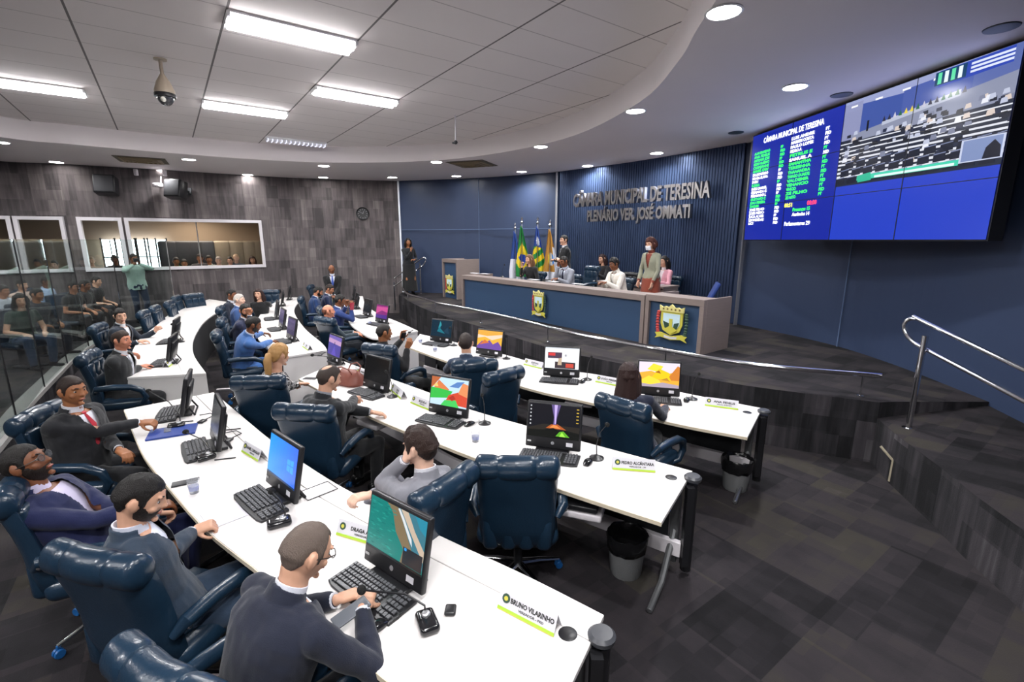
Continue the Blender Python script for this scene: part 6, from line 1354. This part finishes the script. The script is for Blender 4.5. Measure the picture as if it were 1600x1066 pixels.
# dais chairs
def chair_behind(px, b, az, label):
    p = on(px, 400, tuple(dt(0, b).xy), tuple(dt(6, b).xy)); o = chair(p.x, p.y, az, label, DZ, 'padded blue chairs on the dais'); o.scale = (.95, .95, 1 if 'large' in label else .84); return o
chair_behind(911, 1.75, GZ+8, 'large blue leather chair standing empty between the grey suit man and the dark-haired woman')
chair_behind(964, 1.28, GZ+12, 'blue chair behind the man in the white jacket')
c0 = chair_behind(975, 2.75, GZ+4, 'black leather chair beside the dark-haired woman on the dais')
for ch in c0.children:
    if ch.name.split('.')[0] in ('seat', 'backrest', 'lumbar_cushion', 'headrest', 'armrest'):
        ch.data = ch.data.copy(); ch.data.materials.clear(); ch.data.materials.append(TBL)
chair_behind(1003, 2.7, GZ+10, 'blue chair partly hidden by the standing woman in the sage blazer')
chair_behind(829, 1.15, GZ, 'blue chair under the long blonde woman in black on the dais')
chair_behind(883, 1.15, GZ, 'blue chair under the man in the light grey suit on the dais')
chair_behind(942, 2.85, GZ, 'blue chair under the dark-haired woman at the back desk')
chair_behind(1040, 2.62, GZ+10, 'blue chair under the woman in the pink blazer')
# task chair on the right of the dais
p = on(1084, 400, tuple(dt(0, 1.25).xy), tuple(dt(6, 1.25).xy)); r = empty('task_chair', (p.x, p.y, DZ), GZ+55, 'bright blue fabric task chair standing behind the short dais desk', 'chair'); BF = mat('blue_fabric', hx('1d3470'), .85, bump=.3, bscale=200)
g = G(); g.rbox((0, .02, .46), (.48, .46, .08), .035); mk('seat', g, BF, r)
g = G(); g.rbox((0, 0, .25), (.42, .06, .48), .028, MX.Translation((0, -.24, .50)) @ MX.Rotation(math.radians(24), 4, 'X')); mk('backrest', g, BF, r)
for sd in (-1, 1):
    g = G(); g.tube([(sd*.24, -.22, .46), (sd*.29, -.2, .62), (sd*.29, .0, .68), (sd*.29, .14, .66), (sd*.26, .16, .46)], .02, 8); mk('armrest', g, BLACK, r)
g = G(); g.tube([(0, 0, .08), (0, 0, .43)], .028, 8); mk('gas_column', g, BLACK, r)
for k in range(5):
    a = 1.256*k; g = G(); g.tube([(0, 0, .10), (.28*math.cos(a), .28*math.sin(a), .06)], .02, 8); g.ball((.28*math.cos(a), .28*math.sin(a), .03), .028, None, 8, 6); mk('base_leg', g, BLACK, r)
# laptop on the dais desk, microphones
p = at(848, 434, zt+.02); r = empty('laptop', (p.x, p.y, zt-.25), GZ+180, 'black laptop seen from behind in front of the blonde woman', 'laptop')
g = G(); g.rbox((0, -.02, .01), (.36, .24, .02), .008); mk('base', g, BLACK, r)
g = G(); g.rbox((0, .11, .13), (.36, .015, .24), .007, MX.Rotation(-.2, 4, 'X')); mk('lid', g, BLACK, r)
for (x, y), zz, lab in (((785,433), zt, 'thin black microphone near the left end of the dais desk'), ((929,440), zt, 'thin black microphone in front of the man in the white jacket'), ((728,402), DZ+1.13, 'thin black microphone on the lectern')):
    place(mic0, 'c', tuple(at(x, y, zz)), GZ+90, lab)
# empty chairs on the floor
chair_top(808, 728, 2, 'empty blue chair in the foreground, back to the camera, beside the slouching man in grey')
chair_top(790, 585, -42, 'empty blue chair turned away between the two desks, left of the lightning screen')
for i, (x, y, a, l) in enumerate(((221,490,66,'empty blue chair nearest the younger man by the glass'), (239,482,66,'second empty blue chair from the younger man by the glass'), (262,474,66,'third empty blue chair along the far left counter'), (273,466,68,'fourth empty blue chair, half hidden, along the far left counter'), (300,462,110,'empty blue chair at the end of the far left counter'), (420,456,165,'blue chair behind the woman in black with reddish hair'), (484,448,80,'blue chair behind the bearded man in cobalt blue'))):
    chair_top(x, y, a, l)
# -------- public behind the glass
PUB = [((4,455), 100, 'b9bec8', 0, 'person in white and dark at the left edge behind the glass'), ((34,446), 95, 'c2a89c', 0, 'person in a pale patterned scarf seated behind the glass'), ((31,470), 110, '20342c', 1, 'woman with long dark hair in dark green seated behind the glass'), ((57,461), 95, '23252f', 0, 'person in dark clothes between the long-haired woman and the light blue shirt'),
       ((72,441), 80, 'a9bede', 0, 'man in a light blue shirt and jeans seated behind the glass'), ((114,449), 85, '15161a', 0, 'man in a black t-shirt leaning forward behind the glass, left one'), ((132,446), 80, '191a1f', 0, 'man in black partly hidden between the two men in black t-shirts'), ((150,440), 75, '121318', 0, 'man in a black t-shirt nearest the photographer behind the glass')]
for k, (hpx, a, c_, f, lab) in enumerate(PUB):
    r = person(lab, group='public seated behind the glass', head_px=hpx, floor=.25, az=a, seat=.45, fem=f, lean=10, head=(10*(k % 3-1), 8, 0), skin=('mid','light','light','tan','brown','mid','brown','light','brown')[k], jacket=c_, shirt=None, openv=False, lapel=False, trousers=('16181f','1c1d24','2a3f5a','1d2030','2a3c66','1a1b20','15161a','17181d','1c2434')[k], hair='short', haircol='15100e', longhair=.3 if f else 0, vox=.012, sleeves=k not in (5, 7, 2))
    px, py = r['loc']; s_ = empty('public_seat', (px, py, .25), a, 'dark blue public seat under the '+' '.join(lab.split()[:9]), 'seat', 'public seats')
    if k == 0:
        g = G(); g.rbox((0, .02, .39), (.5, .5, .09), .04); P1_ = mk('seat', g, LEATHER2, s_)
        g = G(); g.rbox((0, -.26, .68), (.5, .1, .6), .045, MX.Identity(4)); P2_ = mk('backrest', g, LEATHER2, s_)
        g = G(); g.box((0, -.1, .18), (.06, .3, .36)); g.box((0, 0, .01), (.3, .4, .02)); P3_ = mk('pedestal', g, DARK, s_)
    else:
        for q in (P1_, P2_, P3_): c2 = q.copy(); C.objects.link(c2); c2.parent = s_
for k in range(7):
    p = GLS[4+4*k]; s_ = empty('public_seat', (p.x*1.0-2.35, p.y+.5, .25), 85, 'empty dark public seat in the back row behind the glass', 'seat', 'empty public seats in the back row')
    for q in (P1_, P2_, P3_): c2 = q.copy(); C.objects.link(c2); c2.parent = s_
# -------- people in the booth behind the interior window
BOOTH = [(275,405,'3fae3a','tan',0,'person in a bright green top inside the booth window'), (288,408,'3a3438','mid',0,'person in dark clothes right of the green top in the booth'), (312,400,'4a4648','mid',0,'round-faced person left of the booth window joint'), (326,402,'b6c0bc','tan',0,'person in a pale checked shirt in the booth'), (341,404,'d6c8c8','pale',0,'pale-haired person in white in the booth'), (359,404,'55606c','light',0,'person with glasses in the right half of the booth'), (368,400,'5a6470','pale',0,'person in grey leaning in the right half of the booth'), (394,403,'2a2226','light',1,'woman with long brown hair at the right end of the booth'), (180,402,'17171b','brown',0,'dark silhouetted person in front of the bright windows'), (143,404,'b9a48c','pale',0,'person in beige behind the second booth window'), (60,408,'6a6460','mid',0,'person behind the leftmost booth windows'), (88,410,'4a4a50','light',0,'second person behind the leftmost booth windows')]
for k, (x, y, c_, sk, f, lab) in enumerate(BOOTH):
    q = wpos(s_at(x)); kk = (q.length+.75)/math.hypot(ray(x, y).x, ray(x, y).y); L3 = ray(x, y)*kk; 
    person(lab, group='people in the booth', loc=(L3.x, L3.y), floor=CAMH+L3.z-1.20, az=150, seat=.45, fem=f, lean=4, head=(10*(k % 3-1), 2, 0), skin=sk, jacket=c_, shirt=None, openv=False, lapel=False, legs=False, hair='short', haircol=('1a1210','15100e','2a1c16','120e0c','a89a90','2a2019','c9a888','3a2018','0c0a0a','b09a86','1a1412','2a201a')[k], longhair=.2 if f else 0, vox=.013)
HB = None
for k in range(8):                                  # tall seat backs behind them
    x = (262, 285, 302, 322, 346, 368, 388, 402, 230)[k]; q = wpos(s_at(x)); p = q*(1+1.45/q.length); s_ = empty('booth_seat', (p.x, p.y, .6), 150, ('tall dark seat behind the green top in the booth','tall brown seat in the left half of the booth window','tall dark seat left of the booth window joint','tall dark seat right of the booth window joint','tall beige seat in the booth','tall pale seat near the right of the booth','tall grey seat near the booth right end','tall blue grey seat at the booth right end','tall dark seat left of the green top in the booth')[k], 'seat', 'tall seats in the booth')
    if HB is None or k in (4, 5):
        g = G(); g.rbox((0, 0, 1.22), (.46, .16, 1.0), .07); HB = mk('backrest', g, (mat('booth_seat_dark', (.03, .03, .035), .5) if HB is None else mat('booth_seat_beige', hx('8a7e6c'), .6)), s_); g = G(); g.box((0, .15, .4), (.44, .5, .8)); HS = mk('seat_base', g, DARK, s_)
    else:
        for qq in (HB, HS): c2 = qq.copy(); C.objects.link(c2); c2.parent = s_
# glowing panes added in the booth, imitating windows mirrored in the glass partition
MIRROR_GLOW = mat('window_reflection_glow', (0, 0, 0), .5, emit=(.85, .93, 1), es=5)
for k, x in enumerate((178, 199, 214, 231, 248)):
    q = wpos(s_at(x)); q = q*(1+2.45/q.length); t = (wpos(s_at(x)+.1)-wpos(s_at(x))).normalized(); az_ = math.degrees(math.atan2(-t.y, t.x)); r = empty(f'window_{5+k}', (q.x, q.y, 0), az_); r['kind'] = 'structure'  # added stand-ins for a reflection, the booth has no such windows
    g = G(); g.box((0, 0, 1.93), (.42, .02, .86)); o = mk('window_pane', g, MIRROR_GLOW, r); o['kind'] = 'structure'
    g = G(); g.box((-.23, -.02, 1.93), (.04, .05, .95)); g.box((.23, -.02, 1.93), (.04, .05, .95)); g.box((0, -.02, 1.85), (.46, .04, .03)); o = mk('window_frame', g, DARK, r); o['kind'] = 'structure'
if not used[0]: pass

_seen = {}
for o in C.objects:
    if o.get('label') and not o.parent:
        n_ = len(o['label'].split())
        if n_ > 16 or n_ < 4: print('LABELWORDS', n_, o.name, o['label'])
        if o['label'] in _seen: print('DUPLABEL', o.name, _seen[o['label']], o['label'])
        _seen[o['label']] = o.name
